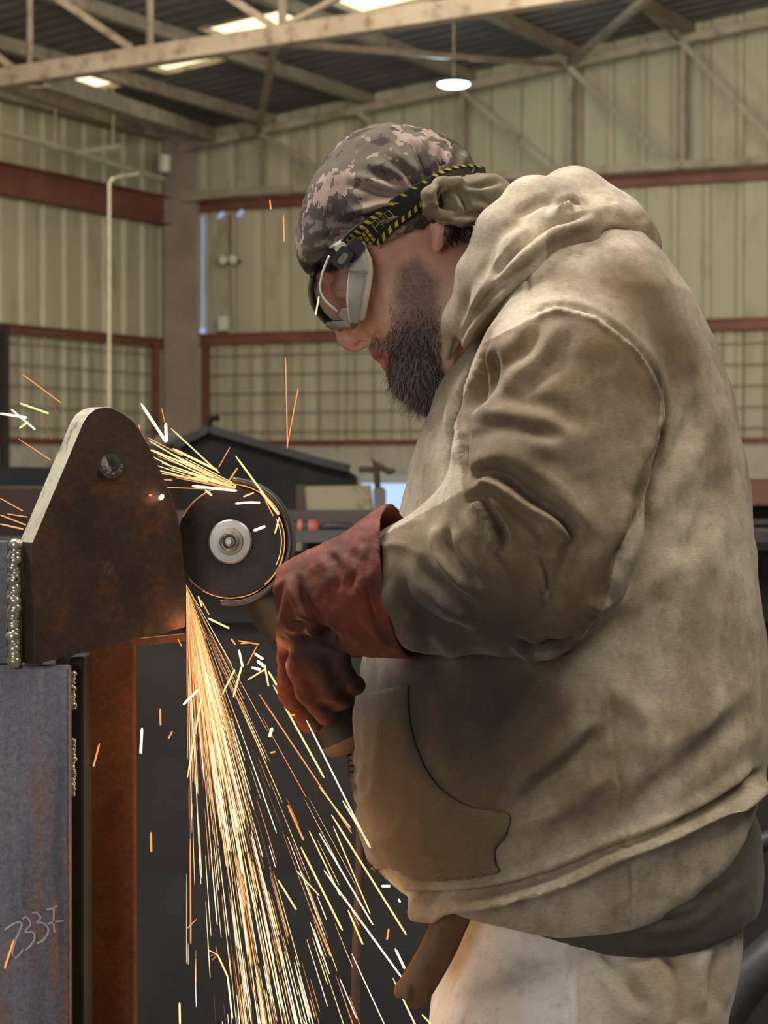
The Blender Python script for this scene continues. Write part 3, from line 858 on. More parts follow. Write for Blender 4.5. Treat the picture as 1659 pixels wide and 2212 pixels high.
# bottom edge of the hem
hx = np.array([P(x, y, 2.4).x for x, y in [(820, 1905), (1659, 1760)]])
hem = [(700, 1900), (850, 1932), (905, 1950), (958, 1942), (1000, 1957), (1100, 1976), (1200, 1984), (1340, 1980), (1450, 1938), (1550, 1872), (1640, 1765), (1720, 1640)]
hem = [tuple(q) for q in spline(hem, 8)]
hX = [P(x, y, 2.42).x for x, y in hem]; hZ = [P(x, y, 2.42).z for x, y in hem]
zc = np.interp(fl.x.ravel(), hX, hZ).astype(np.float32)[:, None, None]
d = smax(d, (zc - fl.z) * .85, .02)
# sleeve opening inside the glove
c = P(830, 1262, 2.3)
V, Fq = fl.surf('hoodie', d, 4)
N = vnormals(V, Fq)
u, v = project(V)
arm = (V[:, 1] < 2.43)
def FO(line, width, depth, **k):
    global V
    V = fold(V, N, line, width, depth, **k)
def FD(line, width, depth, **k): FO(line, width, depth * 1.55, **k)
# seams
FD([(1139, 585), (1140, 640), (1141, 692)], 4.5, 2.4, taper=.05, lip=.5)
FD([(1141, 692), (1190, 668), (1260, 672), (1330, 710), (1390, 765), (1425, 830), (1432, 900), (1415, 980)], 6, 5, taper=.08, lip=.8)
FD([(1306, 1470), (1324, 1540), (1322, 1610), (1336, 1700), (1344, 1790), (1362, 1870), (1362, 1972)], 5, 2.2, taper=.08, lip=.6)
# armhole depth between sleeve and back
FD([(1435, 900), (1415, 980), (1395, 1030), (1375, 1110), (1338, 1190), (1330, 1260)], 14, 9, taper=.2, lip=.5)
# front edge of the sleeve against the chest
FD([(1050, 700), (1030, 800), (1003, 900), (998, 980), (1003, 1050)], 11, 12, taper=.15, lip=-.1)
FD([(990, 860), (993, 940), (1003, 1000)], 8, 9, lip=.6)
FD([(1075, 740), (1050, 830), (1015, 900)], 14, 9, lip=.7)
FD([(1180, 690), (1140, 760), (1080, 800), (1060, 860)], 16, 6, lip=.8)
FD([(1235, 700), (1200, 780), (1110, 850)], 20, 5, lip=.6)
# big rolled folds above the elbow
FD([(1012, 1040), (1050, 1020), (1095, 1032), (1150, 1075), (1210, 1115), (1250, 1170)], 11, 15, lip=1.0, taper=.18)
FD([(1000, 1000), (1050, 985), (1110, 990), (1190, 1040), (1260, 1110), (1290, 1180)], 22, 8, kind='ridge')
FD([(1003, 1090), (1035, 1075), (1060, 1100), (1085, 1145), (1100, 1190)], 9, 12, lip=1.1)
FD([(1050, 1065), (1085, 1090), (1130, 1140), (1170, 1190)], 14, 7, kind='ridge')
FD([(965, 1130), (965, 1175), (990, 1215), (1020, 1250), (1045, 1275)], 10, 12, lip=1.0)
FD([(998, 1095), (1020, 1140), (1050, 1185), (1090, 1240), (1130, 1280)], 13, 8, kind='ridge')
FD([(1170, 1190), (1180, 1240), (1178, 1290)], 9, 7, lip=.7)
FD([(905, 1190), (925, 1240), (980, 1285), (1060, 1330)], 15, 7, lip=.8)
FD([(860, 1240), (880, 1300), (950, 1350), (1040, 1375)], 16, 6, lip=.8)
FD([(1000, 940), (1070, 925), (1160, 930), (1240, 950)], 20, 5, lip=.8)
FD([(1010, 870), (1090, 860), (1190, 880), (1290, 930)], 24, 4, lip=.6)
FD([(1110, 1370), (1150, 1395), (1180, 1385), (1215, 1385), (1250, 1370)], 8, 8, lip=1.0)
FD([(1255, 1290), (1290, 1310), (1310, 1285)], 12, 6, kind='ridge')
FD([(1240, 1160), (1200, 1260), (1195, 1330)], 16, 5, lip=.6)
FD([(1370, 1060), (1330, 1120), (1318, 1180)], 14, 6, kind='ridge')
# trunk folds
FD([(1340, 1120), (1440, 1010), (1500, 900), (1520, 830)], 22, 5, lip=.7)
FD([(1460, 1240), (1530, 1100), (1560, 1000)], 24, 4, lip=.6)
FD([(1325, 1340), (1400, 1260), (1500, 1190)], 30, 4, kind='ridge')
FD([(1310, 1560), (1240, 1640), (1150, 1710), (1100, 1752)], 20, 8, lip=.9, taper=.2)
FD([(1330, 1640), (1240, 1730), (1120, 1790), (1090, 1830)], 22, 7, kind='ridge')
FD([(1640, 1500), (1540, 1600), (1420, 1700), (1350, 1750)], 26, 5, lip=.7)
FD([(1320, 1480), (1400, 1560), (1380, 1660)], 24, 4, kind='ridge')
FD([(1180, 1440), (1120, 1540), (1060, 1640)], 34, 5, lip=.6)
FD([(940, 1700), (1010, 1650), (1100, 1600), (1180, 1540)], 30, 5, kind='ridge')
# hem band: deep fold above the rib
FD([(860, 1930), (985, 1930), (1080, 1918), (1190, 1886), (1320, 1835), (1450, 1785), (1560, 1725), (1650, 1660)], 9, 12, lip=1.3, taper=.06)
FD([(960, 1945), (1060, 1935), (1180, 1900), (1280, 1868)], 10, 6, lip=.7)
FD([(1080, 1935), (1140, 1950), (1190, 1975)], 14, 4, lip=.7)
# front edge creases by the pocket
FD([(900, 1300), (930, 1400), (920, 1470)], 20, 5, lip=.4)
# soft large wrinkles and wear
p = V * np.array([9, 9, 16.0]); V = V + N * (fbm(p, 3, 3) * .010)[:, None] * np.clip(.4 + (V[:, 1] < 2.5), 0, 1)[:, None]
p = V * np.array([55, 55, 40.0]); V = V + N * (fbm(p, 9, 2) * .0022)[:, None]
def wrinkles(V, N, ang, m, amp, along=7., across=30., seed=2):
    t = math.radians(ang); a = V[:, 0] * math.cos(t) - V[:, 2] * math.sin(t); c = V[:, 0] * math.sin(t) + V[:, 2] * math.cos(t)
    w = fbm(V * 9, seed + 5, 2) * .16
    n = vnoise(np.stack([a * along, (c + w) * across, V[:, 1] * 9], 1), seed); r = 1 - np.abs(2 * n - 1); r = r ** 2.2
    g = np.clip(vnoise(V * 11, seed + 9) * 2.2 - .55, 0, 1)
    return V + N * (r * g * m * amp)[:, None]
u, v = project(V); sl0 = inside_poly(u, v, [(1141, 692), (1200, 665), (1290, 690), (1380, 760), (1428, 850), (1420, 980), (1380, 1100), (1330, 1200), (1310, 1300), (1240, 1400), (900, 1440), (800, 1300), (820, 1160), (1000, 1060), (985, 900), (1045, 740)]) & (V[:, 1] < 2.4)
V = wrinkles(V, N, 48, sl0 * np.clip((v - 1000) / 120, .0, 1), .0085, 7, 34, 2)
V = wrinkles(V, N, -12, sl0 * np.clip((1060 - v) / 120, 0, 1), .0055, 6, 30, 4)
V = wrinkles(V, N, -36, (~sl0) * np.clip((v - 1300) / 200, 0.12, 1), .0060, 5, 24, 6)
V = wrinkles(V, N, 84, (~sl0) * (u < 1080) * np.clip((1200 - v) / 200, 0, 1), .0060, 5, 30, 8)
V = relax(V, Fq, .5); V = relax(V, Fq, .4)
u, v = project(V)
slv = inside_poly(u, v, [(1141, 692), (1200, 665), (1290, 690), (1380, 760), (1428, 850), (1420, 980), (1380, 1100), (1330, 1200), (1310, 1300), (1240, 1400), (900, 1440), (800, 1300), (820, 1160), (1000, 1060), (985, 900), (1045, 740)]) & (V[:, 1] < 2.45)
dirt_shade = .05 + .85 * slv + 1.1 * blob(u, v, 1430, 720, 60, 150, -35) + .7 * blob(u, v, 1300, 620, 130, 50) + 1.3 * blob(u, v, 980, 1540, 300, 200) + .5 * blob(u, v, 1560, 960, 30, 120, -15) \
    + .6 * blob(u, v, 900, 1800, 160, 140) + .4 * blob(u, v, 1150, 1700, 220, 150) + .5 * blob(u, v, 1040, 770, 50, 90, 20) + .35 * blob(u, v, 1500, 1560, 120, 110) - .5 * blob(u, v, 900, 1000, 40, 130)  # belly patch is grime plus painted shade from the arm
soot_shade = .5 * slv * blob(u, v, 1080, 920, 90, 45, -10) + .6 * slv * blob(u, v, 1010, 1330, 190, 90, 20) + .55 * blob(u, v, 1420, 830, 20, 60) + 1.15 * blob(u, v, 960, 1510, 250, 190) + .5 * slv * blob(u, v, 1180, 1000, 90, 60) + .5 * blob(u, v, 1495, 800, 12, 20) + .3 * blob(u, v, 1250, 1900, 20, 20)  # soot marks; the broad belly patch also paints in the arm's shade
hoodie = to_mesh('hoodie', V, Fq, M_HOOD, person, {'dirt_shade': np.clip(dirt_shade, 0, 1.2), 'soot_shade': np.clip(soot_shade, 0, 1)})
HV, HF, HN = V, Fq, N

# ---- kangaroo pocket lifted off the hoodie
def bvh_of(V, F): return BVHTree.FromPolygons([tuple(q) for q in V], [tuple(int(i) for i in f) for f in F])
def patch(name, V, F, poly, off, m, parent, attrs, edge=12):
    u, v = project(V); N = vnormals(V, F)
    ok = inside_poly(u, v, poly) & (N[:, 1] < .15) & (V[:, 1] < 2.56)
    fm = ok[F].all(1); F2 = F[fm]
    used = np.unique(F2); mp = -np.ones(len(V), int); mp[used] = np.arange(len(used))
    dd, _, _ = seg_dist(u[used], v[used], np.array(list(poly) + [poly[0]]))
    k = np.clip(dd / edge, 0, 1); k = .35 + .65 * np.sqrt(k)
    V0 = V[used].copy(); F3 = mp[F2]
    ed = np.concatenate([np.sort(F3[:, [a, (a + 1) % 4]], 1) for a in range(4)]); un, ct = np.unique(ed, axis=0, return_counts=True)
    bnd = np.unique(un[ct == 1]); bv = bvh_of(V, F)
    ring = spline(list(poly) + [poly[0]], 3)
    for b_ in bnd:
        uu, vv = project(V0[b_:b_ + 1]); q = np.array([uu[0], vv[0]]); best = None
        A0 = ring[:-1]; D0 = ring[1:] - A0; t = np.clip(((q - A0) * D0).sum(1) / ((D0 ** 2).sum(1) + 1e-9), 0, 1); C0 = A0 + D0 * t[:, None]
        c_ = C0[np.argmin(((C0 - q) ** 2).sum(1))]
        if np.hypot(*(c_ - q)) < 16:
            hit = bv.ray_cast(CAM, ray(c_[0], c_[1]).normalized())[0]
            if hit is not None: V0[b_] = hit
    V2 = V0 + N[used] * (off * k)[:, None]
    o = to_mesh(name, V2, F3, m, parent, {q: np.asarray(a)[used] for q, a in attrs.items()})
    solidify(o, .004)
    return o
pocket_poly = [tuple(q) for q in spline([(740, 1478), (800, 1496), (884, 1478)], 4)] + [tuple(q) for q in spline([(886, 1482), (890, 1560), (915, 1640), (955, 1700), (1020, 1742), (1088, 1752), (1104, 1766)], 6)] + \
    [tuple(q) for q in spline([(1106, 1772), (1096, 1800), (1072, 1830), (1072, 1862), (1086, 1884)], 5)] + [(980, 1902), (900, 1900), (845, 1872), (700, 1850)]
pk = patch('pocket', HV, HF, pocket_poly, .007, M_HOOD, hoodie, {'dirt_shade': np.clip(dirt_shade + .6, 0, 1.5), 'soot_shade': np.clip(soot_shade * .6 + .45 * blob(u, v, 850, 1640, 120, 200), 0, 1)})  # pocket grime, with the belly's painted shade carried over
# seams piping along pocket and shoulder
M_SEAM = plain('seam_thread', (.33, .25, .16), .9)
def on_surface(bvh, line, off, n=6, back=None):
    out = []
    for x, y in spline(line, n):
        hit, nrm, i, dist = bvh.ray_cast(CAM, ray(x, y).normalized())
        if hit is not None: out.append(hit + nrm * off)
    return out
def bvh_of(V, F): return BVHTree.FromPolygons([tuple(q) for q in V], [tuple(int(i) for i in f) for f in F])

# ---- hood lying on the shoulders
fh = Field((.03, 2.28, 1.42), (.34, 2.80, 1.76), .003)
def hood_side(s):
    Y = lambda o: YT + s * o
    e = fh.chain([(965, 770, Y(.075), 16), (988, 690, Y(.10), 27), (1030, 590, Y(.115), 38), (1085, 500, Y(.11), 52), (1150, 447, Y(.085), 60), (1235, 432, Y(.02), 62)], .02)
    e = smin(e, fh.chain([(1010, 730, Y(.12), 20), (1060, 640, Y(.145), 34), (1130, 560, Y(.15), 46), (1230, 510, Y(.12), 58), (1320, 505, Y(.06), 62)], .02), .016)
    return e
d = smin(hood_side(-1), hood_side(1), .03)
d = smin(d, fh.chain([(1240, 455, YT, 75), (1320, 480, YT, 62)], 0), .03)
d = smin(d, fh.ell(1325, 495, YT, 100, 62, 190, 28), .025)
d = smin(d, fh.chain([(1345, 500, YT - .05, 48), (1385, 535, YT - .03, 36), (1400, 548, YT + .05, 30)], .01), .015)
V, Fq = fh.surf('hood', d, 3)
for _ in range(14): V = relax(V, Fq, .5)
N = vnormals(V, Fq)
FO([(968, 800), (1000, 715), (1055, 640), (1120, 585), (1170, 552)], 9, 9, lip=.8)
FO([(1050, 620), (1110, 545), (1180, 492), (1240, 470), (1290, 455)], 11, 13, lip=1.0)
FO([(975, 740), (1010, 650), (1060, 560), (1100, 510)], 9, 5, lip=.6)
FO([(1195, 445), (1230, 435), (1245, 447), (1228, 458)], 6, 7, lip=.9)
FO([(1110, 470), (1170, 440), (1195, 445)], 10, 6, lip=.8)
FO([(1215, 455), (1280, 440), (1350, 425)], 9, 6, lip=.6)
FO([(1290, 505), (1340, 520), (1385, 545), (1412, 560)], 11, 14, lip=1.1)
FO([(1330, 420), (1360, 440), (1395, 490)], 18, 5, lip=.6)
V = V + N * (fbm(V * 22, 5, 3) * .0045)[:, None]
u, v = project(V)
low = np.clip((v - (470 - (u - 1240) * .28)) / 30, 0, 1) * (u > 1180)
dirt_shade = .02 + .75 * low + .45 * np.clip(((v - 640) + (u - 1000) * .9) / 120, 0, 1) * (u < 1200)
to_mesh('hood', V, Fq, M_HOOD, hoodie, {'dirt_shade': np.clip(dirt_shade, 0, 1), 'soot_shade': .5 * blob(u, v, 1400, 560, 40, 20)})

# ---- undershirt below the hem
fs = Field((.02, 2.26, .80), (.47, 2.76, 1.08), .0045)
rowsu = [(1700, 860, 1610, 2.5, .19), (1780, 880, 1640, 2.5, .20), (1850, 930, 1646, 2.5, .203), (1930, 985, 1640, 2.5, .203), (1990, 1000, 1618, 2.5, .20), (2060, 1010, 1590, 2.5, .19)]
d = fs.loft([(r[0], r[1], r[2], r[3], r[4] * .83) for r in rowsu], 2.25, YT)
sh = [tuple(q) for q in spline([(900, 1960), (1010, 1978), (1100, 1992), (1200, 2010), (1300, 2030), (1400, 2037), (1500, 2028), (1600, 2010), (1700, 1980)], 8)]
zc = np.interp(fs.x.ravel(), [P(x, y, 2.42).x for x, y in sh], [P(x, y, 2.42).z for x, y in sh]).astype(np.float32)[:, None, None]
d = smax(d, (zc - fs.z) * .9, .01)
V, Fq = fs.surf('undershirt', d); N = vnormals(V, Fq)
FO([(1380, 1995), (1480, 1980), (1560, 1930)], 10, 4, lip=.7); FO([(1420, 1960), (1540, 1930), (1620, 1870)], 12, 4, lip=.6)
V = V + N * (fbm(V * 26, 2, 3) * .006)[:, None]
z0 = np.zeros(len(V)); to_mesh('undershirt', V, Fq, M_SHIRT, person, {'dirt_shade': z0, 'soot_shade': z0})

# ---- trousers
ft = Field((-.02, 2.22, .02), (.50, 2.80, 1.04), .0055)
rowst = [(1800, 985, 1600, 2.5, .185), (1950, 985, 1602, 2.5, .19), (2020, 985, 1600, 2.5, .195), (2090, 958, 1590, 2.5, .20), (2160, 940, 1576, 2.5, .20), (2230, 930, 1565, 2.5, .20), (2330, 935, 1560, 2.5, .19), (2460, 960, 1545, 2.5, .17)]
d = ft.loft([(r[0], r[1], r[2], r[3], r[4] * .80) for r in rowst], 2.4, YT)
for s in (-1, 1):
    def PT(px, z, Y): q = P(px, 1010, Y); return np.array([q.x, Y, z])
    a, b, c = PT(1225, .78, YT + s * .075), PT(1190, .45, YT + s * .11), PT(1260, .08, YT + s * .13)
    d = smin(d, ft.cone(a, b, .13, .105), .05); d = smin(d, ft.cone(b, c, .10, .085), .04)
V, Fq = ft.surf('trousers', d); N = vnormals(V, Fq)
FO([(1243, 1990), (1238, 2080), (1236, 2230)], 7, 5, taper=.02, lip=.7)
FO([(1440, 2040), (1470, 2120), (1480, 2230)], 22, 9, lip=.7, taper=.1)
FO([(1300, 2030), (1340, 2110), (1420, 2200)], 18, 6, lip=.7)
FO([(1560, 2040), (1540, 2110), (1545, 2190)], 16, 8, lip=.6)
FO([(1370, 2060), (1390, 2140), (1400, 2220)], 20, 6, kind='ridge')
FO([(1030, 2000), (1050, 2070), (1030, 2150)], 18, 4, lip=.6)
FO([(1090, 2050), (1160, 2070), (1220, 2065)], 14, 4, lip=.6)
V = V + N * (fbm(V * 14, 6, 3) * .012)[:, None]
u, v = project(V)
to_mesh('trousers', V, Fq, M_TROUSER, person, {'dirt_shade': np.clip(.05 + .42 * (u > 1240) + .7 * blob(u, v, 1450, 2150, 120, 120), 0, 1), 'soot_shade': np.clip(.7 * blob(u, v, 1100, 2120, 90, 25, -15) + .5 * blob(u, v, 1390, 2180, 50, 60), 0, 1)})
# boots
M_BOOT = worn('boot_leather', (.06, .04, .03), (.11, .075, .05), 12, .6)
for s in (-1, 1):
    fb = Field((.0, YT + s * .13 - .08, -.01), (.36, YT + s * .13 + .08, .22), .006)
    cx = P(1260, 1010, YT).x; Y = YT + s * .13
    d = fb.cone((cx, Y, .16), (cx, Y, .07), .058, .06); d = smin(d, fb.cone((cx + .02, Y, .055), (cx - .17, Y, .045), .055, .048), .03)
    d = smax(d, -fb.z + .002, .01)
    V, Fq = fb.surf('boot', d, 1); to_mesh('boot', V, Fq, M_BOOT, person)

# ---- body: one continuous surface (head, neck, trunk, arms under the clothes, legs)
YH = 2.515
fb = Field((-.13, 2.20, .72), (.46, 2.82, 1.79), .0046)
def head_field(f, clothes=False):
    Y = lambda o: YH + o
    e = f.ell(845, 448, YH, 178, 140, 138, -27)                       # cranium
    e = smin(e, f.ell(806, 560, YH, 106, 128, 122, 10), .02)          # face block
    e = smin(e, f.ell(874, 690, YH, 82, 128, 108, -26), .025)         # jaw
    for s in (-1, 1):
        e = smin(e, f.ell(812, 640, Y(s * .034), 42, 62, 40, 10), .02)     # cheek bones
        e = smin(e, f.ell(822, 690, Y(s * .026), 34, 34, 36), .015)        # cheek fold beside the nose
    e = smin(e, f.ell(850, 768, YH, 34, 36, 60, 20), .008)            # mouth mound
    e = smin(e, f.ell(888, 825, YH, 36, 42, 52, -20), .012)            # chin
    e = smin(e, f.chain([(722, 560, YH, 34), (712, 590, YH, 26)], .01), .02)     # brow
    e = smin(e, f.chain([(950, 600, Y(.0), 112), (1040, 700, Y(.0), 118), (1120, 800, Y(.0), 135)], .03), .04)   # neck
    return e
d = head_field(fb)
d = smin(d, fb.loft([(r[0], r[1] + (45 if r[0] < 1500 else 190), r[2] - 45, r[3], r[4] - .065) for r in rows[2:]], 2.2, YT), .05)
for s in (-1, 1):
    Y = lambda o: YT + s * o
    d = smin(d, fb.chain([(1230, 760, Y(.14), 105), (1190, 1020, Y(.19), 92), (1170, 1220, Y(.195), 72)], .02), .03)
    if s < 0: d = smin(d, fb.chain([(1160, 1240, Y(.195), 72), (950, 1262, Y(.19), 58), (800, 1262, Y(.18), 40)], .02), .02)
    else: d = smin(d, fb.chain([(1160, 1100, Y(.19), 60), (1040, 1150, Y(.17), 55), (860, 1310, Y(.12), 42)], .02), .02)
d = np.maximum(d, P(0, 2180, 2.5).z - fb.z)
V, Fq = fb.surf('body', d)
# finer head: replaces the coarse head region
fhd = Field((-.125, 2.40, 1.43), (.20, 2.63, 1.79), .0018)
Yh = lambda o: YH + o
d = head_field(fhd)
d = smin(d, fhd.chain([(708, 640, YH, 10), (728, 690, YH, 15), (748, 725, YH, 20)], .004, .9), .012)       # nose bridge
d = smin(d, fhd.ell(764, 735, YH, 30, 25, 25, 15), .008)                                    # nose tip
for s in (-1, 1):
    d = smin(d, fhd.ell(790, 720, Yh(s * .013), 23, 20, 15, 25), .006)                      # wings
for s in (-1, 1):
    d = smax(d, -fhd.ell(778, 744, Yh(s * .011), 17, 7, 9, -32), .003)                   # nostrils
    d = smax(d, -fhd.ell(712, 618, Yh(s * .034), 34, 26, 30, 0), .012)                      # eye sockets
    d = smin(d, fhd.ell(737, 622, Yh(s * .033), 24, 24, 24), .006)                          # lids over the eye
    # ear
    er = fhd.ell(952, 478, Yh(s * .070), 24, 40, 10, 12); er = smax(er, -fhd.ell(946, 470, Yh(s * .080), 13, 26, 9, 12), .004)
    er = smin(er, fhd.ell(950, 508, Yh(s * .071), 17, 38, 11, 14), .006)
    d = smin(d, er, .006)
d = smin(d, fhd.ell(812, 744, YH, 20, 16, 34, 30), .006)
d = smin(d, fhd.ell(818, 765, YH, 19, 14, 34, 30), .0035)                                    # upper lip
d = smin(d, fhd.ell(838, 783, YH, 12, 21, 32, 0), .0035)                                    # lower lip
d = smax(d, -fhd.chain([(824, 784, YH, 2.5), (836, 768, YH - .004, 2.2), (856, 758, YH - .004, 1.8)], 0, 9.0), .002)
V2, F2 = fhd.surf('head', d); N = vnormals(V2, F2)
V2 = fold(V2, N, [(795, 705), (812, 712), (815, 735)], 5, 3.5, lip=.5)
V2 = fold(V2, N, [(812, 730), (832, 745), (852, 772)], 7, 2.5, lip=.5)
V2 = fold(V2, N, [(800, 590), (825, 640), (836, 700)], 14, 2.0, lip=.6)
V2 = fold(V2, N, [(722, 628), (740, 632), (756, 626)], 4, 3, lip=.5)
# cut both and keep coarse below / fine above, joined in one mesh
zcut = 1.50
keep2 = np.ones(len(F2), bool)
zi = P(0, 0, 2.5)
def submesh(V, F, m):
    F = F[m]; us = np.unique(F); mp = -np.ones(len(V), int); mp[us] = np.arange(len(us)); return V[us], mp[F]
cen = V[Fq].mean(1); ux, vy = project(cen)
coarse = ~((cen[:, 2] > 1.447) & (cen[:, 0] < .185))
Va, Fa = submesh(V, Fq, coarse)
cen2 = V2[F2].mean(1)
Vb, Fb = submesh(V2, F2, (cen2[:, 2] > 1.440) & (cen2[:, 0] < .192))
BV = np.concatenate([Va, Vb]); BF = np.concatenate([Fa, Fb + len(Va)])
u, v = project(BV)
beard_poly = [(905, 540), (935, 572), (958, 600), (962, 700), (950, 800), (935, 890), (880, 860), (850, 800), (862, 770), (852, 750), (826, 756), (800, 750), (800, 728), (835, 725), (846, 700), (838, 640), (852, 570)]
st = inside_poly(u, v, beard_poly).astype(float)
bd, _, _ = seg_dist(u, v, np.array(beard_poly + [beard_poly[0]]))
st = np.where(st > 0, np.clip(bd / 26, 0, 1), 0) * (BV[:, 2] > 1.4)
red = np.clip(.75 * blob(u, v, 755, 735, 26, 30)  + .6 * blob(u, v, 945, 518, 18, 30) + .35 * blob(u, v, 800, 640, 30, 60), 0, 1) * (BV[:, 2] > 1.4)
lip = np.clip(1.5 * blob(u, v, 817, 769, 15, 10) + 1.4 * blob(u, v, 839, 786, 9, 16), 0, 1) * (BV[:, 2] > 1.4)
body = to_mesh('body', BV, BF, skin_mat(), person, {'lip': lip, 'red': red, 'stubble': st})
hb = bvh_of(V2, F2)
# eyes
M_EYE = plain('eye_white', (.7, .66, .6), .2); M_IRIS = plain('iris_dark', (.04, .025, .015), .2)
for s in (-1, 1):
    c = P(738, 618, YH + s * .033)
    mb = MB(); mb.lathe([(.011 * math.sin(a), .011 * math.cos(a)) for a in np.linspace(0, math.pi, 12)], c, Vector((-1, 0, -.5)), 20); e = mb.build('eye', M_EYE, person, True)
    mb = MB(); mb.lathe([(.0, .0114), (.003, .0112), (.0052, .0103)], c, Vector((-.9, s * .2, -.6)), 16); mb.build('iris', M_IRIS, e, True)

# ---- beard: soft mass plus separate strands
def beard_mat():
    m, nt, b, nd, ln = new_mat('beard_hair')
    c = ramp(nt, noise_tex(nt, mapping(nt, (1, 1, 1)), 90, 5, .7), [(.32, (.03, .02, .016)), (.52, (.10, .068, .056)), (.7, (.24, .19, .17))])
    ln.new(c, b.inputs['Base Color']); b.inputs['Roughness'].default_value = .6
    bump(nt, b, noise_tex(nt, mapping(nt, (3, 3, 1)), 260, 4), .6, .002)
    return m
M_BEARD = beard_mat()
fbd = Field((-.0, 2.42, 1.42), (.12, 2.61, 1.66), .0026)
d = fbd.ell(897, 735, YH, 62, 135, 112, -10)
d = smin(d, fbd.ell(912, 830, YH, 36, 70, 70, -14), .02)
d = smin(d, fbd.ell(885, 790, YH, 45, 60, 84, -25), .02)
for s in (-1, 1):
    d = smin(d, fbd.ell(822, 743, YH + s * .012, 27, 12, 22, 25), .006)
    d = smin(d, fbd.chain([(850, 752, YH + s * .022, 14), (868, 780, YH + s * .027, 18)], .004), .01)
d = smin(d, fbd.ell(870, 822, YH, 26, 36, 66, -20), .012)
d = smax(d, -fbd.ell(828, 779, YH, 26, 19, 60, 40), .005)
V, Fq = fbd.surf('beard', d); N = vnormals(V, Fq)
V = V + N * (fbm(V * np.array([120, 120, 60.]), 4, 3) * .006)[:, None]
beard = to_mesh('beard', V, Fq, M_BEARD, person)
bb = bvh_of(V, Fq)
rng = random.Random(5)
mb = MB(); mb2 = MB()
def strand(mb, p, dirv, L, w, droop=.4, curl=.25):
    d = Vector(dirv).normalized(); pts = [Vector(p)]
    for k in range(4):
        d = (d + Vector((rng.gauss(0, curl), rng.gauss(0, curl), rng.gauss(0, curl) - droop * .5))).normalized()
        pts.append(pts[-1] + d * L / 4)
    side = d.cross(Vector((0, 1, 0.3))).normalized()
    vs = []
    for k, q in enumerate(pts):
        ww = w * (1 - k / 4.3); vs += [q - side * ww, q + side * ww]
    mb.add(vs, [(2 * k, 2 * k + 1, 2 * k + 3, 2 * k + 2) for k in range(4)])
cnt = 0
while cnt < 7000:
    x, y = rng.uniform(795, 970), rng.uniform(540, 905)
    if y < 690 and rng.random() < .35: continue
    if ((x - 818) / 22) ** 2 + ((y - 772) / 13) ** 2 < 1 or ((x - 836) / 14) ** 2 + ((y - 786) / 19) ** 2 < 1: continue
    hit, nrm, i, dist = bb.ray_cast(CAM, ray(x, y).normalized()); h2, n2, i2, d2 = hb.ray_cast(CAM, ray(x, y).normalized())
    if hit is None or (h2 is not None and d2 < dist): hit, nrm = h2, n2
    if hit is None: cnt += 1; continue
    ins = inside_poly(np.array([x]), np.array([y]), beard_poly)[0]
    if not ins and h2 is not None and (dist is None or d2 < (dist or 9)) : cnt += 1; continue
    fall = Vector((-.25 if y < 780 else -.1, 0, -1))
    L = rng.uniform(.006, .016) * (.55 + .9 * max(0, min(1, (y - 640) / 200)))
    if y < 660: L *= .6
    strand(mb if rng.random() < .72 else mb2, hit - nrm * .001, nrm * .55 + fall, L, .00022)
    cnt += 1
for k in range(900):   # rim strands so the outline is hairy
    t = rng.random(); line = spline([(802, 742), (812, 752), (846, 800), (858, 825), (880, 862), (905, 885), (935, 893)], 6)
    q = line[int(t * (len(line) - 1))]
    c = P(q[0] + rng.uniform(4, 14), q[1] - rng.uniform(4, 10), YH + rng.uniform(-.02, .02))
    strand(mb if rng.random() < .6 else mb2, c, Vector((-.55, rng.uniform(-.3, .3), -.8)), rng.uniform(.008, .018), .00025, .2, .35)
mb.build('dark_strands', plain('hair_dark', (.06, .04, .032), .5), beard)
mb2.build('grey_strands', plain('hair_grey', (.42, .36, .34), .5), beard)
# eyebrow + hair tuft under the bandana at the ear
mb = MB()
for k in range(260):
    q = P(rng.uniform(700, 742), rng.uniform(572, 584), YH - .034 + rng.uniform(-.01, .008)); strand(mb, q + Vector((-.004, -.002, 0)), Vector((.6, 0, -.2)), .009, .0003, 0, .2)
mb.build('eyebrow', plain('brow_hair', (.03, .02, .015), .6), person)
mb = MB()
for k in range(420):
    q = P(rng.uniform(955, 1030), rng.uniform(478, 520), 2.5); h2, n2, i2, d2 = hb.ray_cast(CAM, ray(rng.uniform(958, 1030), rng.uniform(470, 520)).normalized())
    if h2: strand(mb, h2, n2 * .3 + Vector((.3, 0, -1)), .012, .0003, .2, .2)
mb.build('nape_hair', plain('nape_hair_dark', (.03, .02, .015), .6), person)
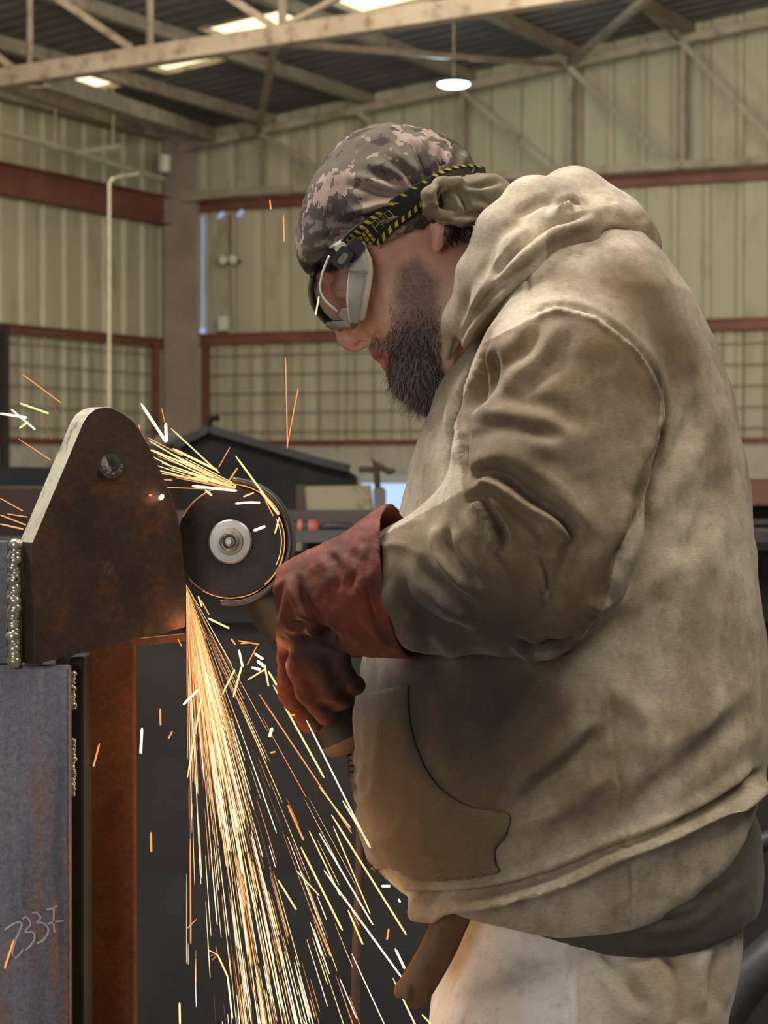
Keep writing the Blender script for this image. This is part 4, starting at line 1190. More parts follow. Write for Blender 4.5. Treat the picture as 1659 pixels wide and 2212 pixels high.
# ---- bandana: cap drawn to a knot at the back, with the tail folded into a wad
def camo_mat(name, pale):
    m, nt, b, nd, ln = new_mat(name)
    sn = nd.new('ShaderNodeVectorMath'); sn.operation = 'SNAP'
    tc = nd.new('ShaderNodeTexCoord'); ln.new(tc.outputs['Object'], sn.inputs[0]); sn.inputs[1].default_value = (.0021, .0021, .0021)
    n1 = noise_tex(nt, sn.outputs[0], 17, 3, .62); 
    ad = nd.new('ShaderNodeVectorMath'); ad.operation = 'ADD'; ln.new(sn.outputs[0], ad.inputs[0]); ad.inputs[1].default_value = (3.3, 1.7, .9)
    n2 = noise_tex(nt, ad.outputs[0], 24, 3, .65)
    if pale:
        c = ramp(nt, n1, [(0, (.20, .165, .10)), (.52, (.255, .215, .14)), (.60, (.16, .13, .085))], True)
    else:
        c = ramp(nt, n1, [(0, (.31, .225, .18)), (.41, (.115, .092, .068)), (.53, (.048, .034, .025)), (.62, (.135, .108, .08))], True)
        c = mix(nt, ramp(nt, n2, [(0, 0.), (.60, 1.)], True), c, (.34, .24, .19))
        c = mix(nt, ramp(nt, n2, [(0, 1.), (.36, 0.)], True), c, (.05, .036, .028))
    ln.new(c, b.inputs['Base Color']); b.inputs['Roughness'].default_value = .9
    bump(nt, b, noise_tex(nt, mapping(nt), 900, 2), .3, .0008)
    return m
fc = Field((-.13, 2.37, 1.52), (.21, 2.66, 1.80), .0019)
d = fc.ell(843, 443, YH, 200, 161, 156, -27)
d = smin(d, fc.ell(795, 330, YH, 80, 48, 90, -25), .02)
d = smin(d, fc.ell(690, 540, YH, 44, 60, 105, 0), .03)
d = smin(d, fc.chain([(940, 470, YH - .07, 26), (990, 455, YH - .06, 30)], .01), .015)
n_c = (P(1050, 462, YH) - P(660, 606, YH)).normalized(); n_c = Vector((-n_c.z, 0, n_c.x)); c0 = P(800, 548, YH)
pl = (fc.x - c0.x) * n_c.x + (fc.z - c0.z) * n_c.z
d = smax(d, -pl, .010)
V, Fq = fc.surf('bandana', d); N = vnormals(V, Fq)
K = (925, 448)
for (line, w, dep) in [([(920, 440), (860, 425), (790, 405), (740, 395)], 9, 8), ([(915, 448), (850, 455), (790, 470), (740, 480)], 9, 9), ([(912, 455), (860, 480), (800, 500)], 7, 6),
        ([(925, 432), (890, 390), (850, 350), (830, 320)], 9, 7), ([(935, 425), (925, 380), (905, 330), (880, 300)], 8, 7), ([(945, 415), (955, 370), (950, 320)], 8, 6), ([(960, 400), (985, 360), (985, 320)], 8, 5),
        ([(985, 390), (1005, 365), (1010, 345)], 6, 5), ([(905, 430), (840, 390), (780, 360)], 10, 6), ([(700, 520), (740, 510), (800, 500)], 8, 5), ([(665, 560), (700, 545), (740, 535)], 7, 5), ([(670, 590), (700, 562), (735, 548)], 6, 4),
        ([(800, 545), (870, 515), (940, 488)], 6, 4), ([(905, 475), (930, 490), (960, 485)], 6, 5), ([(880, 470), (830, 500), (790, 520)], 9, 4)]:
    V = fold(V, N, line, w, dep * .95, lip=1.0, taper=.3)
u, v = project(V)
ang = np.arctan2(v - K[1], u - K[0]); rr = np.hypot(u - K[0], v - K[1])
V = V + N * (np.sin(ang * 26 + fbm(V * 14, 3, 2) * 9) * .0011 * np.clip(1.2 - rr / 190, 0, 1) * np.clip(rr / 30, 0, 1))[:, None]
V = V + N * (fbm(V * 34, 8, 3) * .006)[:, None]
bandana = to_mesh('bandana', V, Fq, camo_mat('camouflage_cotton', False), person)
cap_bvh = bvh_of(V, Fq)
fk = Field((.02, 2.36, 1.60), (.165, 2.60, 1.72), .0017)
d = fk.ell(1012, 430, YH - .062, 94, 48, 46, -4)
d = smin(d, fk.ell(1055, 420, YH - .045, 56, 44, 60, 4), .012)
d = smin(d, fk.chain([(990, 392, YH - .085, 13), (950, 398, YH - .094, 16), (928, 422, YH - .096, 16), (930, 452, YH - .094, 15), (957, 470, YH - .088, 14), (1000, 476, YH - .08, 14), (1050, 474, YH - .066, 14)], .006), .012)
V, Fq = fk.surf('knot', d); N = vnormals(V, Fq)
for (line, w, dep) in [([(985, 410), (1000, 430), (1010, 460)], 7, 7), ([(955, 400), (948, 425), (955, 450)], 6, 6), ([(1000, 398), (1040, 402), (1085, 392)], 7, 6), ([(965, 470), (1010, 462), (1060, 465), (1100, 440)], 7, 6), ([(1030, 420), (1060, 440), (1070, 470)], 9, 4)]:
    V = fold(V, N, line, w, dep, lip=.8)
V = V + N * (fbm(V * 50, 1, 3) * .006)[:, None]
knot = to_mesh('folded_tail', V, Fq, camo_mat('camouflage_inside', True), bandana); knot['label'] = 'pale olive folded tail'
wad_bvh = bvh_of(V, Fq)

# ---- safety goggles
gg = thing('safety_goggles', 'clear wrap-around safety goggles worn over the bandana with a black and yellow strap', 'goggles')
m, nt, b, nd, ln = new_mat('goggle_lens')
b.inputs['Base Color'].default_value = (.93, .92, .90, 1); b.inputs['Roughness'].default_value = .03; b.inputs['IOR'].default_value = 1.25
tr_ = nd.new('ShaderNodeBsdfTransparent'); tr_.inputs[0].default_value = (.86, .84, .84, 1)
gl_ = nd.new('ShaderNodeBsdfGlossy'); gl_.inputs['Roughness'].default_value = .06; gl_.inputs[0].default_value = (.9, .95, 1, 1)
fr_ = nd.new('ShaderNodeLayerWeight'); fr_.inputs[0].default_value = .10; mx_ = nd.new('ShaderNodeMixShader')
ln.new(fr_.outputs[0], mx_.inputs[0]); ln.new(tr_.outputs[0], mx_.inputs[1]); ln.new(gl_.outputs[0], mx_.inputs[2]); ln.new(mx_.outputs[0], nd['Material Output'].inputs[0])
M_LENS = m
def clear_frame():
    m, nt, b, nd, ln = new_mat('goggle_frame_translucent')
    b.inputs['Base Color'].default_value = (.35, .345, .305, 1); b.inputs['Roughness'].default_value = .28
    return m
M_FRAME = clear_frame()
# outline of the front in the side view: (py, front px); rear edge px
gy = np.array([524, 535, 552, 575, 600, 630, 660, 685, 702, 714]); gfx = np.array([752, 722, 698, 682, 671, 666, 672, 688, 706, 732])
grx = np.array([772, 778, 784, 794, 796, 792, 787, 783, 780, 776])
HB = .080
def gpt(py, t, inset=0.0):
    """t 0 = near rear edge, .5 = front centre, 1 = far rear edge"""
    fx = np.interp(py, gy, gfx); rx = np.interp(py, gy, grx)
    th = math.pi * t; e = 2 / 3.0
    cs, sn = math.cos(th), math.sin(th)
    yy = math.copysign(abs(cs) ** e, cs); xx = abs(sn) ** e
    nar = 1 - .16 * max(0, (py - 640) / 80) ** 2 - .10 * max(0, (560 - py) / 40) ** 2
    q = P(rx + (fx - rx) * xx, py, YH); q.y = YH - yy * (HB - inset) * nar
    return q
def gsheet(p0, p1, t0, t1, nm, m, th=.0025, ny=14, nt_=40, parent=gg, inset=0.0):
    mb = MB(); mb.grid([[gpt(p, t, inset) for t in np.linspace(t0, t1, nt_)] for p in np.linspace(p0, p1, ny)])
    o = mb.build(nm, m, parent, True); solidify(o, th, 0); return o
gsheet(545, 703, .045, .955, 'lens', M_LENS, .0016, 18, 60)
gsheet(524, 548, .03, .97, 'top_rim', M_FRAME, .004, 6, 60)
gsheet(701, 714, .06, .94, 'bottom_rim', M_FRAME, .0035, 4, 60)
# side wings of the frame, broad, with the pale soft seal behind
for (a0, a1) in ((.0, .048), (.952, 1.0)):
    gsheet(530, 706, a0, a1, 'side_wing', M_FRAME, .0045, 20, 10)
M_SEAL = plain('soft_seal', (.50, .46, .33), .5)
for t_ in (0.0, 1.0):
    mb = MB(); mb.tube([gpt(p, t_) + Vector((.0015, 0, 0)) for p in np.linspace(540, 700, 24)], [.0032 + .0012 * math.sin(k / 23 * math.pi) for k in range(24)], 10); mb.build('soft_seal', M_SEAL, gg, True)
# rim lines: lens edge near the wing and the curved nose-side rib
M_RIB = plain('lens_rib', (.62, .60, .52), .25)
mb = MB(); mb.tube([gpt(p, .052, -.0015) for p in np.linspace(598, 706, 20)], .0013, 8); mb.build('lens_edge', M_RIB, gg, True)
mb = MB(); mb.tube([gpt(p, .235 - .15 * ((p - 630) / 60) ** 2 * (1 if p > 630 else .1), -.001) for p in np.linspace(565, 682, 24)], .0017, 8)
mb.build('lens_rib', M_RIB, gg, True)
mb = MB(); mb.grid([[gpt(p, t, .001) for t in np.linspace(.052, .13 - .05 * abs(p - 690) / 15, 10)] for p in np.linspace(674, 704, 6)]); o = mb.build('vent_cover', M_FRAME, gg, True); solidify(o, .002)
mb = MB(); mb.grid([[gpt(p, t, -.001) for t in np.linspace(.0, .14 - .09 * (p - 545) / 60, 10)] for p in np.linspace(545, 605, 8)]); o = mb.build('strap_mount', M_FRAME, gg, True); solidify(o, .003)
# clip ring
M_BLACK = plain('black_plastic', (.018, .018, .018), .35)
def rrect(cx, cy, w, h, ang, Y, r=7, n=6):
    t = math.radians(ang); out = []
    for (sx, sy, a0) in ((1, 1, 0), (-1, 1, 90), (-1, -1, 180), (1, -1, 270)):
        for k in range(n):
            a = math.radians(a0 + 90 * k / (n - 1)); x = sx * (w / 2 - r) + r * math.cos(a); y = sy * (h / 2 - r) + r * math.sin(a)
            out.append(P(cx + x * math.cos(t) - y * math.sin(t), cy + x * math.sin(t) + y * math.cos(t), Y))
    return out
YC = YH - HB - .009
mb = MB(); mb.grid([rrect(739, 557, 34, 46, 38, YC - .003), rrect(739, 557, 34, 46, 38, YC - .010), rrect(739, 557, 18, 28, 38, YC - .010), rrect(739, 557, 18, 28, 38, YC - .003)], True)
clip = mb.build('strap_clip', M_BLACK, gg)
mb = MB(); r_ = rrect(739, 557, 20, 30, 38, YC - .006); mb.add(r_, [tuple(range(len(r_)))]); o = mb.build('clip_pad', M_FRAME, clip); solidify(o, .003)
mb = MB(); r_ = rrect(735, 534, 26, 12, -38, YC + .002, 4); mb.add(r_, [tuple(range(len(r_)))]); o = mb.build('top_lug', plain('lug_cream', (.72, .70, .5), .3), gg); solidify(o, .006)
mb = MB(); r_ = rrect(764, 541, 34, 50, 42, YC + .001, 9); mb.add(r_, [tuple(range(len(r_)))]); o = mb.build('clip_tab', M_BLACK, clip); solidify(o, .005)

# strap: ribbon laid on the bandana, edges woven yellow
cl = spline([(764, 542), (800, 505), (848, 464), (895, 425), (935, 400), (985, 376), (1036, 372)], 10)
M_STRAP = plain('strap_black', (.012, .012, .011), .8); M_YEL = plain('strap_yellow', (.50, .40, .03), .7)
def cap_point(x, y, off):
    d = ray(x, y).normalized()
    hit, nrm, i, dist = cap_bvh.ray_cast(CAM, d)
    if hit is None or nrm.y > -.05:
        h = cap_bvh.find_nearest(P(x, y, YH)); return h[0] + h[1] * off
    return hit + (CAM - hit).normalized() * off * .4 + nrm * off * .6
def strap_w(t): return 30 - 12 * t - 9 * max(0, t - .6) / .4
rowsS = []
for k, q in enumerate(cl):
    t = k / (len(cl) - 1); a = cl[min(k + 1, len(cl) - 1)] - cl[max(k - 1, 0)]; a /= np.linalg.norm(a); nn = np.array([-a[1], a[0]])
    rowsS.append([cap_point(*(q + nn * strap_w(t) * w), .0085) for w in np.linspace(-1, 1, 9)])
    c_ = np.array([list(p) for p in rowsS[-1]]); x_ = np.linspace(-1, 1, 9); rowsS[-1] = [Vector([np.polyval(np.polyfit(x_, c_[:, q], 1), w) for q in range(3)]) for w in x_]
A_ = np.array([[list(p) for p in r] for r in rowsS])
for _ in range(22): A_[1:-1] = (A_[:-2] + 2 * A_[1:-1] + A_[2:]) / 4
for _ in range(2): A_[:, 1:-1] = (A_[:, :-2] + 2 * A_[:, 1:-1] + A_[:, 2:]) / 4
mb = MB(); mb.grid([[Vector(p) for p in r] for r in A_]); strap = mb.build('strap', M_STRAP, gg, True); solidify(strap, .002, 1)
def strap_pt(s, w, off=.0022):
    """s 0..1 along, w -1..1 across"""
    f = s * (len(A_) - 1); i = int(min(f, len(A_) - 2)); g = f - i; fw = (w + 1) / 2 * 8; j = int(min(fw, 7)); gw = fw - j
    p = (A_[i, j] * (1 - g) + A_[i + 1, j] * g) * (1 - gw) + (A_[i, j + 1] * (1 - g) + A_[i + 1, j + 1] * g) * gw
    e1 = A_[i + 1, j] - A_[i, j]; e2 = A_[i, j + 1] - A_[i, j]; n = np.cross(e1, e2); n /= np.linalg.norm(n) + 1e-9
    if n[1] > 0: n = -n
    return Vector(p + n * off)
mb = MB()
for side in (-1, 1):
    k = 0; s = .02
    while s < .97:
        L = .040 if side > 0 else .036
        o = [(s, side * .99), (s + L * .40, side * .62), (s + L * .98, side * .52), (s + L * .60, side * .96)]
        if s < .30 or s > .66 or side > 0 or k % 2 == 0:
            mb.add([strap_pt(min(.999, a), w_) for a, w_ in o], [(0, 1, 2, 3)])
        s += L * 1.15; k += 1
# printed block near the clip and the letters that can be read on it
for (s0, w0) in [(x * .028 + .02, y * .34) for x in range(6) for y in (-1.1, -.1, .9)]:
    mb.add([strap_pt(s0, w0 - .13), strap_pt(s0 + .018, w0 - .16), strap_pt(s0 + .022, w0 + .12), strap_pt(s0 + .004, w0 + .14)], [(0, 1, 2, 3)])
mb.build('edge_print', M_YEL, strap)
GL = {'P': [[(0, 0), (0, 1), (.7, 1), (.8, .75), (.7, .5), (0, .5)]], 'R': [[(0, 0), (0, 1), (.7, 1), (.8, .75), (.7, .5), (0, .5)], [(.3, .5), (.8, 0)]], 'O': [[(0, 0), (0, 1), (.8, 1), (.8, 0), (0, 0)]],
      'E': [[(.8, 0), (0, 0), (0, 1), (.8, 1)], [(0, .5), (.6, .5)]], 'L': [[(0, 1), (0, 0), (.8, 0)]], 'S': [[(0, 0), (.8, 0), (.8, .5), (0, .5), (0, 1), (.8, 1)]], 'T': [[(0, 1), (.8, 1)], [(.4, 1), (.4, 0)]]}
mb = MB()
def letter(ch, s0, sw, w0, wh):
    for st_ in GL[ch]:
        mb.tube([strap_pt(s0 + a * sw, w0 - b_ * wh, .0026) for a, b_ in st_], .00045, 5)
for i, ch in enumerate('PRO'): letter(ch, .215 + .045 * i, .038, .25, .8)

mb.build('strap_lettering', M_YEL, strap)

# ---- gauntlets
def glove_mat():
    m, nt, b, nd, ln = new_mat('gauntlet_leather')
    v = mapping(nt)
    c = ramp(nt, noise_tex(nt, v, 14, 6, .65), [(.36, (.050, .018, .011)), (.52, (.135, .027, .013)), (.70, (.25, .046, .019))])
    c = mix(nt, ramp(nt, noise_tex(nt, mapping(nt, (1, 1, 1), (1, 2, 0)), 30, 6, .7), [(.55, 0.), (.72, .85)]), c, (.035, .018, .013))
    dn = attr(nt, 'soot_shade'); c = mix(nt, dn, c, (.045, .022, .016))
    ln.new(c, b.inputs['Base Color']); b.inputs['Roughness'].default_value = .72
    bump(nt, b, noise_tex(nt, v, 230, 5, .7), .4, .0015)
    return m
M_GLOVE = glove_mat()
fg = Field((-.115, 2.22, 1.07), (.115, 2.56, 1.38), .0021)
YA = YT - .19
d = fg.chain([(960, 1250, YA, 172), (880, 1255, YA, 160), (800, 1278, YA + .005, 128), (720, 1290, YA + .02, 104), (672, 1305, YA + .035, 88)], .02, .72)
T_, N_, B_ = P(872, 1100, YA + .04), P(808, 1225, YA - .075), P(893, 1416, YA)
nrm_ = (T_ - N_).cross(B_ - N_).normalized()
if nrm_.x < 0: nrm_ = -nrm_
pl = (fg.x - N_.x) * nrm_.x + (fg.y - N_.y) * nrm_.y + (fg.z - N_.z) * nrm_.z
cav = fg.chain([(980, 1250, YA, 166), (880, 1255, YA, 152), (800, 1278, YA + .005, 112)], .02, .72)
d = smax(d, -(cav - .000), .003)
d = smax(d, pl, .003)
hand = fg.ell(655, 1300, YA + .045, 78, 92, 80, 20)
d = smin(d, hand, .03)
d = smin(d, fg.ell(700, 1350, YA + .05, 70, 76, 60, 20), .02)
fingers = [[(640, 1335, 2.385, 34), (612, 1420, 2.395, 31), (632, 1495, 2.41, 30), (674, 1556, 2.43, 29)],
           [(675, 1360, 2.365, 33), (648, 1440, 2.36, 30), (668, 1500, 2.375, 28), (704, 1540, 2.40, 26)],
           [(708, 1370, 2.36, 32), (690, 1440, 2.35, 29), (712, 1490, 2.365, 27), (738, 1512, 2.39, 24)],
           [(738, 1370, 2.37, 29), (728, 1430, 2.355, 26), (748, 1466, 2.37, 24), (768, 1480, 2.39, 21)]]
for fpts in fingers: d = smin(d, fg.chain(fpts, .006), .007)
d = smin(d, fg.chain([(640, 1262, 2.42, 36), (598, 1325, 2.44, 30), (588, 1400, 2.45, 27), (602, 1462, 2.455, 24)], .01), .01)
d = smax(d, -fg.ell(672, 1392, 2.315, 62, 34, 60, 8), .012)
V, Fq = fg.surf('glove', d); N = vnormals(V, Fq)
for (line, w, dep, lp) in [([(640, 1232), (655, 1290), (690, 1345), (735, 1400)], 9, 8, .8), ([(615, 1250), (600, 1300), (590, 1350)], 7, 5, .6), ([(610, 1345), (680, 1352), (740, 1385)], 7, 5, .9),
        ([(760, 1180), (770, 1230), (750, 1280)], 12, 3, .6), ([(800, 1160), (790, 1260), (815, 1340), (860, 1395)], 9, 2.5, 1.0), ([(700, 1190), (730, 1230), (720, 1290)], 10, 3, .8), ([(830, 1240), (800, 1290), (830, 1350)], 14, 3, .6)]:
    V = fold(V, N, line, w, dep, lip=lp)
V = V + N * (fbm(V * 30, 3, 3) * .007)[:, None]; V = V + N * (fbm(V * 110, 5, 2) * .0018)[:, None]
u, v = project(V)
so = .9 * blob(u, v, 690, 1390, 80, 45) + .6 * blob(u, v, 720, 1470, 70, 60) + .8 * blob(u, v, 704, 1250, 12, 14) + .6 * blob(u, v, 725, 1195, 20, 14, -40) + .7 * (np.einsum('ij,ij->i', N, np.array([[nrm_.x, nrm_.y, nrm_.z]]) * np.ones((len(N), 1))) > .5)  # stains, plus shade painted into the palm recess and over the fingers
g1 = to_mesh('gauntlet', V, Fq, M_GLOVE, person, {'soot_shade': np.clip(so, 0, .95)}); g1['label'] = 'red leather gauntlet on the near hand'
# far gauntlet behind the grinder
fg2 = Field((-.10, 2.50, 1.06), (.06, 2.74, 1.34), .0035)
d = fg2.chain([(890, 1320, YT + .12, 92), (780, 1330, YT + .10, 84), (700, 1340, YT + .08, 66), (660, 1350, YT + .07, 62)], .02, .8)
for k in range(4):
    y = 1320 + 36 * k
    d = smin(d, fg2.chain([(650, y, YT + .065, 26), (600, y + 14, YT + .05, 23), (590, y + 24, YT + .015, 21)], .004), .006)
d = smin(d, fg2.chain([(680, 1320, YT + .05, 26), (640, 1290, YT + .02, 24)], .004), .01)
V, Fq = fg2.surf('glove', d); o = to_mesh('gauntlet', V, Fq, M_GLOVE, person, {'soot_shade': np.zeros(len(V)) + .2}); o['label'] = 'red leather gauntlet on the far hand'

# ---- leather belt tongue hanging from the hem
M_BELT = worn('belt_leather', (.15, .07, .025), (.23, .115, .045), 20, .5, 0, (.06, .03, .015), (1, 1, .4), .3, 120)
mid = spline([(992, 1945), (972, 1990), (945, 2050), (905, 2120), (876, 2160)], 8)
rowsB = []
for k, q in enumerate(mid):
    t = k / (len(mid) - 1); a = mid[min(k + 1, len(mid) - 1)] - mid[max(k - 1, 0)]; a /= np.linalg.norm(a); nn = np.array([-a[1], a[0]])
    hw = 35 if t < .9 else 35 * math.sqrt(max(.0, 1 - ((t - .9) / .115) ** 2)) 
    rowsB.append([P(*(q + nn * hw * w), 2.368 + .004 * w * w + .01 * math.sin(t * 2)) for w in np.linspace(-1, 1, 7)])
mb = MB(); mb.grid(rowsB); o = mb.build('belt_tongue', M_BELT, person, True); solidify(o, .005); o['label'] = 'brown leather belt tongue hanging out'
# ---------------------------------------------------------------- angle grinder
M_DISC = worn('abrasive_disc', (.009, .008, .007), (.016, .014, .012), 60, .55, .0, (.03, .025, .02), (1, 1, 1), .5, 500, .0006)
M_STEELB = worn('bright_steel', (.27, .26, .24), (.36, .345, .32), 30, .38, .7)
M_GUARD = worn('guard_steel', (.07, .068, .066), (.12, .115, .11), 14, .42, .7)
M_GBODY = plain('grinder_black', (.025, .024, .023), .45)
M_GHEAD = worn('gear_head', (.05, .05, .048), (.08, .078, .075), 20, .4, .6)
gr = thing('angle_grinder', 'black angle grinder cutting the steel plate, held in the red gauntlets', 'grinder')
DC = P(499, 1170, 2.450)
AX = Vector((-.13, -1, .03)).normalized()      # disc axis, towards us
k = 2.45 / F_PX; RD = 119 * k
mb = MB(); mb.lathe([(.004, .0015), (RD * .38, .0015), (RD * .42, .0028), (RD * .99, .0028), (RD, .0018), (RD, -.0004), (RD * .99, -.001), (.004, -.001)], DC, AX, 96)
disc = mb.build('cutting_disc', M_DISC, gr, 'auto')
mb = MB(); mb.lathe([(RD - .0004, .0016), (RD + .0006, .0012), (RD + .0006, -.0002), (RD - .0004, -.0006)], DC, AX, 96); o = mb.build('spark_lit_rim', worn('rim_spark_tint', (.30, .15, .09), (.42, .23, .14), 40, .4, .6), disc, True)  # orange colour paints the sparks' reflection onto the disc edge
mb = MB(); R = 48 * k
mb.lathe([(0, .0085), (.2 * R, .0085), (.22 * R, .0075), (.30 * R, .0105), (.36 * R, .0115), (.44 * R, .0105), (.46 * R, .008), (.60 * R, .0075), (.62 * R, .0055), (.93 * R, .0050), (R, .0035), (R, .0018)], DC + AX * .001, AX, 64)
mb.build('clamp_nut', M_STEELB, gr, 'auto')
mb = MB(); mb.lathe([(0, .0125), (.13 * R, .0125), (.16 * R, .011), (.16 * R, .007)], DC + AX * .001, AX, 24); mb.build('spindle', M_STEELB, gr, 'auto')
# guard: back plate and rim around the right half
U_ = AX.cross(Vector((0, 0, 1))).normalized(); W_ = AX.cross(U_)
def ang_of(px, py):
    q = P(px, py, 2.45) - DC; return math.atan2(q.dot(W_), q.dot(U_))
a_top = ang_of(506, 1032); a_bot = ang_of(478, 1312); a_mid = ang_of(632, 1160)
def unwrap(a, ref):
    while a < ref - math.pi: a += 2 * math.pi
    while a > ref + math.pi: a -= 2 * math.pi
    return a
a0, a1 = unwrap(a_top, a_mid), unwrap(a_bot, a_mid)
if a0 > a1: a0, a1 = a1, a0
class LM(MB): pass
mb = MB(); RG = 139 * k
def lathe_from(mb, prof, c, n, s0, s1):
    base = len(mb.v)
    for (r, hh) in prof:
        for q in range(n + 1):
            th = s0 + (s1 - s0) * q / n; mb.v.append(tuple(c + AX * hh + (U_ * math.cos(th) + W_ * math.sin(th)) * r))
    for i in range(len(prof) - 1):
        for q in range(n): mb.f.append((base + i * (n + 1) + q, base + i * (n + 1) + q + 1, base + (i + 1) * (n + 1) + q + 1, base + (i + 1) * (n + 1) + q))
lathe_from(mb, [(.022, -.012), (RG - .003, -.012), (RG, -.010), (RG, .010), (RG - .002, .0115), (RG - .006, .0115)], DC, 64, a0, a1)
gd = mb.build('guard', M_GUARD, gr, True); solidify(gd, .0018)
# gear head and body going down to the right behind the hand
tail = P(742, 1590, 2.50); head = DC - AX * .040 + Vector((.012, 0, -.006))
ax = (tail - head).normalized(); L = (tail - head).length
fgr = Field((-.19, 2.44, 1.07), (-.01, 2.56, 1.36), .0025)
def wc(a, b, ra, rb): return fgr.cone(tuple(a), tuple(b), ra, rb)
d = wc(head, head + ax * .05, .032, .031); d = smin(d, wc(DC - AX * .014, DC - AX * .045, .020, .028), .006)
V, Fq = fgr.surf('gear_head', d); to_mesh('gear_head', V, Fq, M_GHEAD, gr)
mb = MB(); mb.lathe([(0, .045), (.030, .046), (.033, .055), (.033, .085), (.029, .10), (.026, .12), (.0255, .17), (.028, L - .06), (.031, L - .045), (.0315, L - .012), (.0315, L)], head, ax, 40); mb.build('motor_body', M_GBODY, gr, 'auto')
mb = MB(); mb.lathe([(.0315, L), (.030, L + .006), (.024, L + .014), (.012, L + .019), (0, L + .020)], head, ax, 40); mb.build('end_cap', worn('end_cap_tan', (.13, .095, .06), (.18, .13, .085), 20, .6), gr, True)
mb = MB(); q0 = tail + ax * .012 + Vector((.004, 0, .004))
for i in range(6):
    mb.lathe([(.0055, 0), (.0075, .001), (.0075, .005), (.0055, .006)], q0 + Vector((.0006 * i, 0, -.0065 * i)), Vector((.05, 0, -1)), 16)
mb.build('cable_boot', M_GBODY, gr, True)
pts = spline([tuple(q0), tuple(P(766, 1680, 2.505)), tuple(P(777, 1760, 2.515)), tuple(P(778, 1860, 2.52)), tuple(P(772, 2010, 2.53)), tuple(P(768, 2140, 2.54)), tuple(P(772, 2300, 2.56)), (P(790, 1010, 2.6).x, 2.60, .5), (P(800, 1010, 2.7).x, 2.7, .02), (P(900, 1010, 2.9).x, 3.2, .012)], 8)
mb = MB(); mb.tube([Vector(q) for q in pts], .0052, 12); mb.build('power_cable', worn('cable_rubber', (.07, .045, .035), (.10, .065, .05), 30, .6), gr, True)
# slide switch and side-handle boss
mb = MB(); mb.bar(head + ax * .13 + Vector((.0, -.0265, 0)), head + ax * .155 + Vector((.0, -.0275, 0)), .012, .006); mb.build('switch', M_DARK, gr, bevel=.001)
mb = MB(); s_ = (head + ax * .02); mb.lathe([(0, .028), (.009, .028), (.009, .036), (.015, .04), (.0165, .07), (.0155, .125), (.013, .135), (0, .137)], s_, Vector((.15, 1, -.15)), 24); mb.build('side_handle', M_GBODY, gr, 'auto')

# ---------------------------------------------------------------- steel plate and post
def steel_mat(name, c1, c2, c3, rough=.5, metal=.35, sc=9, scuff=None):
    m, nt, b, nd, ln = new_mat(name)
    v = mapping(nt); c = ramp(nt, noise_tex(nt, v, sc, 6, .65), [(.35, c1), (.65, c2)])
    c = mix(nt, ramp(nt, noise_tex(nt, mapping(nt, (1, 1, 1), (0, 1, 2)), sc * 2.2, 7, .7), [(.52, 0.), (.64, .9)]), c, c3)
    if scuff: c = mix(nt, ramp(nt, noise_tex(nt, mapping(nt, (1, 1, 1), (2, 0, 1)), 24, 8, .72), [(.60, 0.), (.68, .6)]), c, scuff)
    sp = noise_tex(nt, v, 160, 4, .8); c = mix(nt, .35, c, ramp(nt, sp, [(.35, .2), (.65, .8)]), 'OVERLAY')
    ln.new(c, b.inputs['Base Color']); b.inputs['Roughness'].default_value = rough; b.inputs['Metallic'].default_value = metal
    bump(nt, b, sp, .3, .0012)
    return m
M_PLATE = steel_mat('rusty_plate', (.040, .027, .021), (.085, .052, .038), (.125, .05, .022), .5, .35, 9, (.17, .15, .14))
M_GROUND = worn('ground_edge', (.56, .50, .37), (.70, .63, .47), 22, .42, .25, (.22, .2, .19), (1, 1, .5), .5, 140, .001)
M_MILL = steel_mat('mill_scale_edge', (.075, .06, .055), (.12, .095, .085), (.10, .06, .045), .45, .5, 14)
AL = math.radians(35); PD = Vector((math.cos(AL), math.sin(AL), 0)); PN = Vector((math.sin(AL), -math.cos(AL), 0))
PO = P(72, 1300, 2.30)
def on_plate(x, y, off=0.0): return onplane(x, y, PO + PN * off, PN)
outline = [(75, 1436), (70, 1172)] + [tuple(q) for q in [(180, 912), (190, 896), (205, 884), (222, 879), (240, 880), (262, 890), (284, 906), (300, 926)]] + [(320, 960), (345, 1012), (366, 1060), (384, 1110), (392, 1160), (398, 1215), (401, 1262), (400, 1352), (398, 1356)]
bm = bmesh.new()
vo = [bm.verts.new(on_plate(x, y)) for x, y in outline]
hc = (240, 1002); hr = 24
vh = [bm.verts.new(on_plate(hc[0] + hr * .86 * math.cos(a), hc[1] + hr * math.sin(a))) for a in np.linspace(0, 2 * math.pi, 28, endpoint=False)]
for L_ in (vo, vh):
    for i in range(len(L_)): bm.edges.new((L_[i], L_[(i + 1) % len(L_)]))
bmesh.ops.triangle_fill(bm, use_beauty=True, edges=bm.edges[:])
ff = [f for f in bm.faces]
for f in ff: f.material_index = 0
r_ = bmesh.ops.extrude_face_region(bm, geom=ff)
T = .030
for e in r_['geom']:
    if isinstance(e, bmesh.types.BMVert): e.co -= PN * T
bmesh.ops.recalc_face_normals(bm, faces=bm.faces)
bm.faces.ensure_lookup_table()
for f in bm.faces:
    c = f.calc_center_median(); px_, py_ = project(np.array([list(c)]))
    if abs(f.normal.dot(PN)) < .5:
        f.material_index = 1 if (py_[0] < 1168 and px_[0] < 262) else 2
        if abs(px_[0] - 235) < 30 and abs(py_[0] - hc[1]) < 35: f.material_index = 3
me = bpy.data.meshes.new('steel_plate'); bm.to_mesh(me); bm.free()
for m_ in (M_PLATE, M_GROUND, M_MILL, M_STEELB): me.materials.append(m_)
gp = thing('gusset_plate', 'thick rusty steel plate with a rounded tip and a torch-cut hole, welded on edge', 'plate')
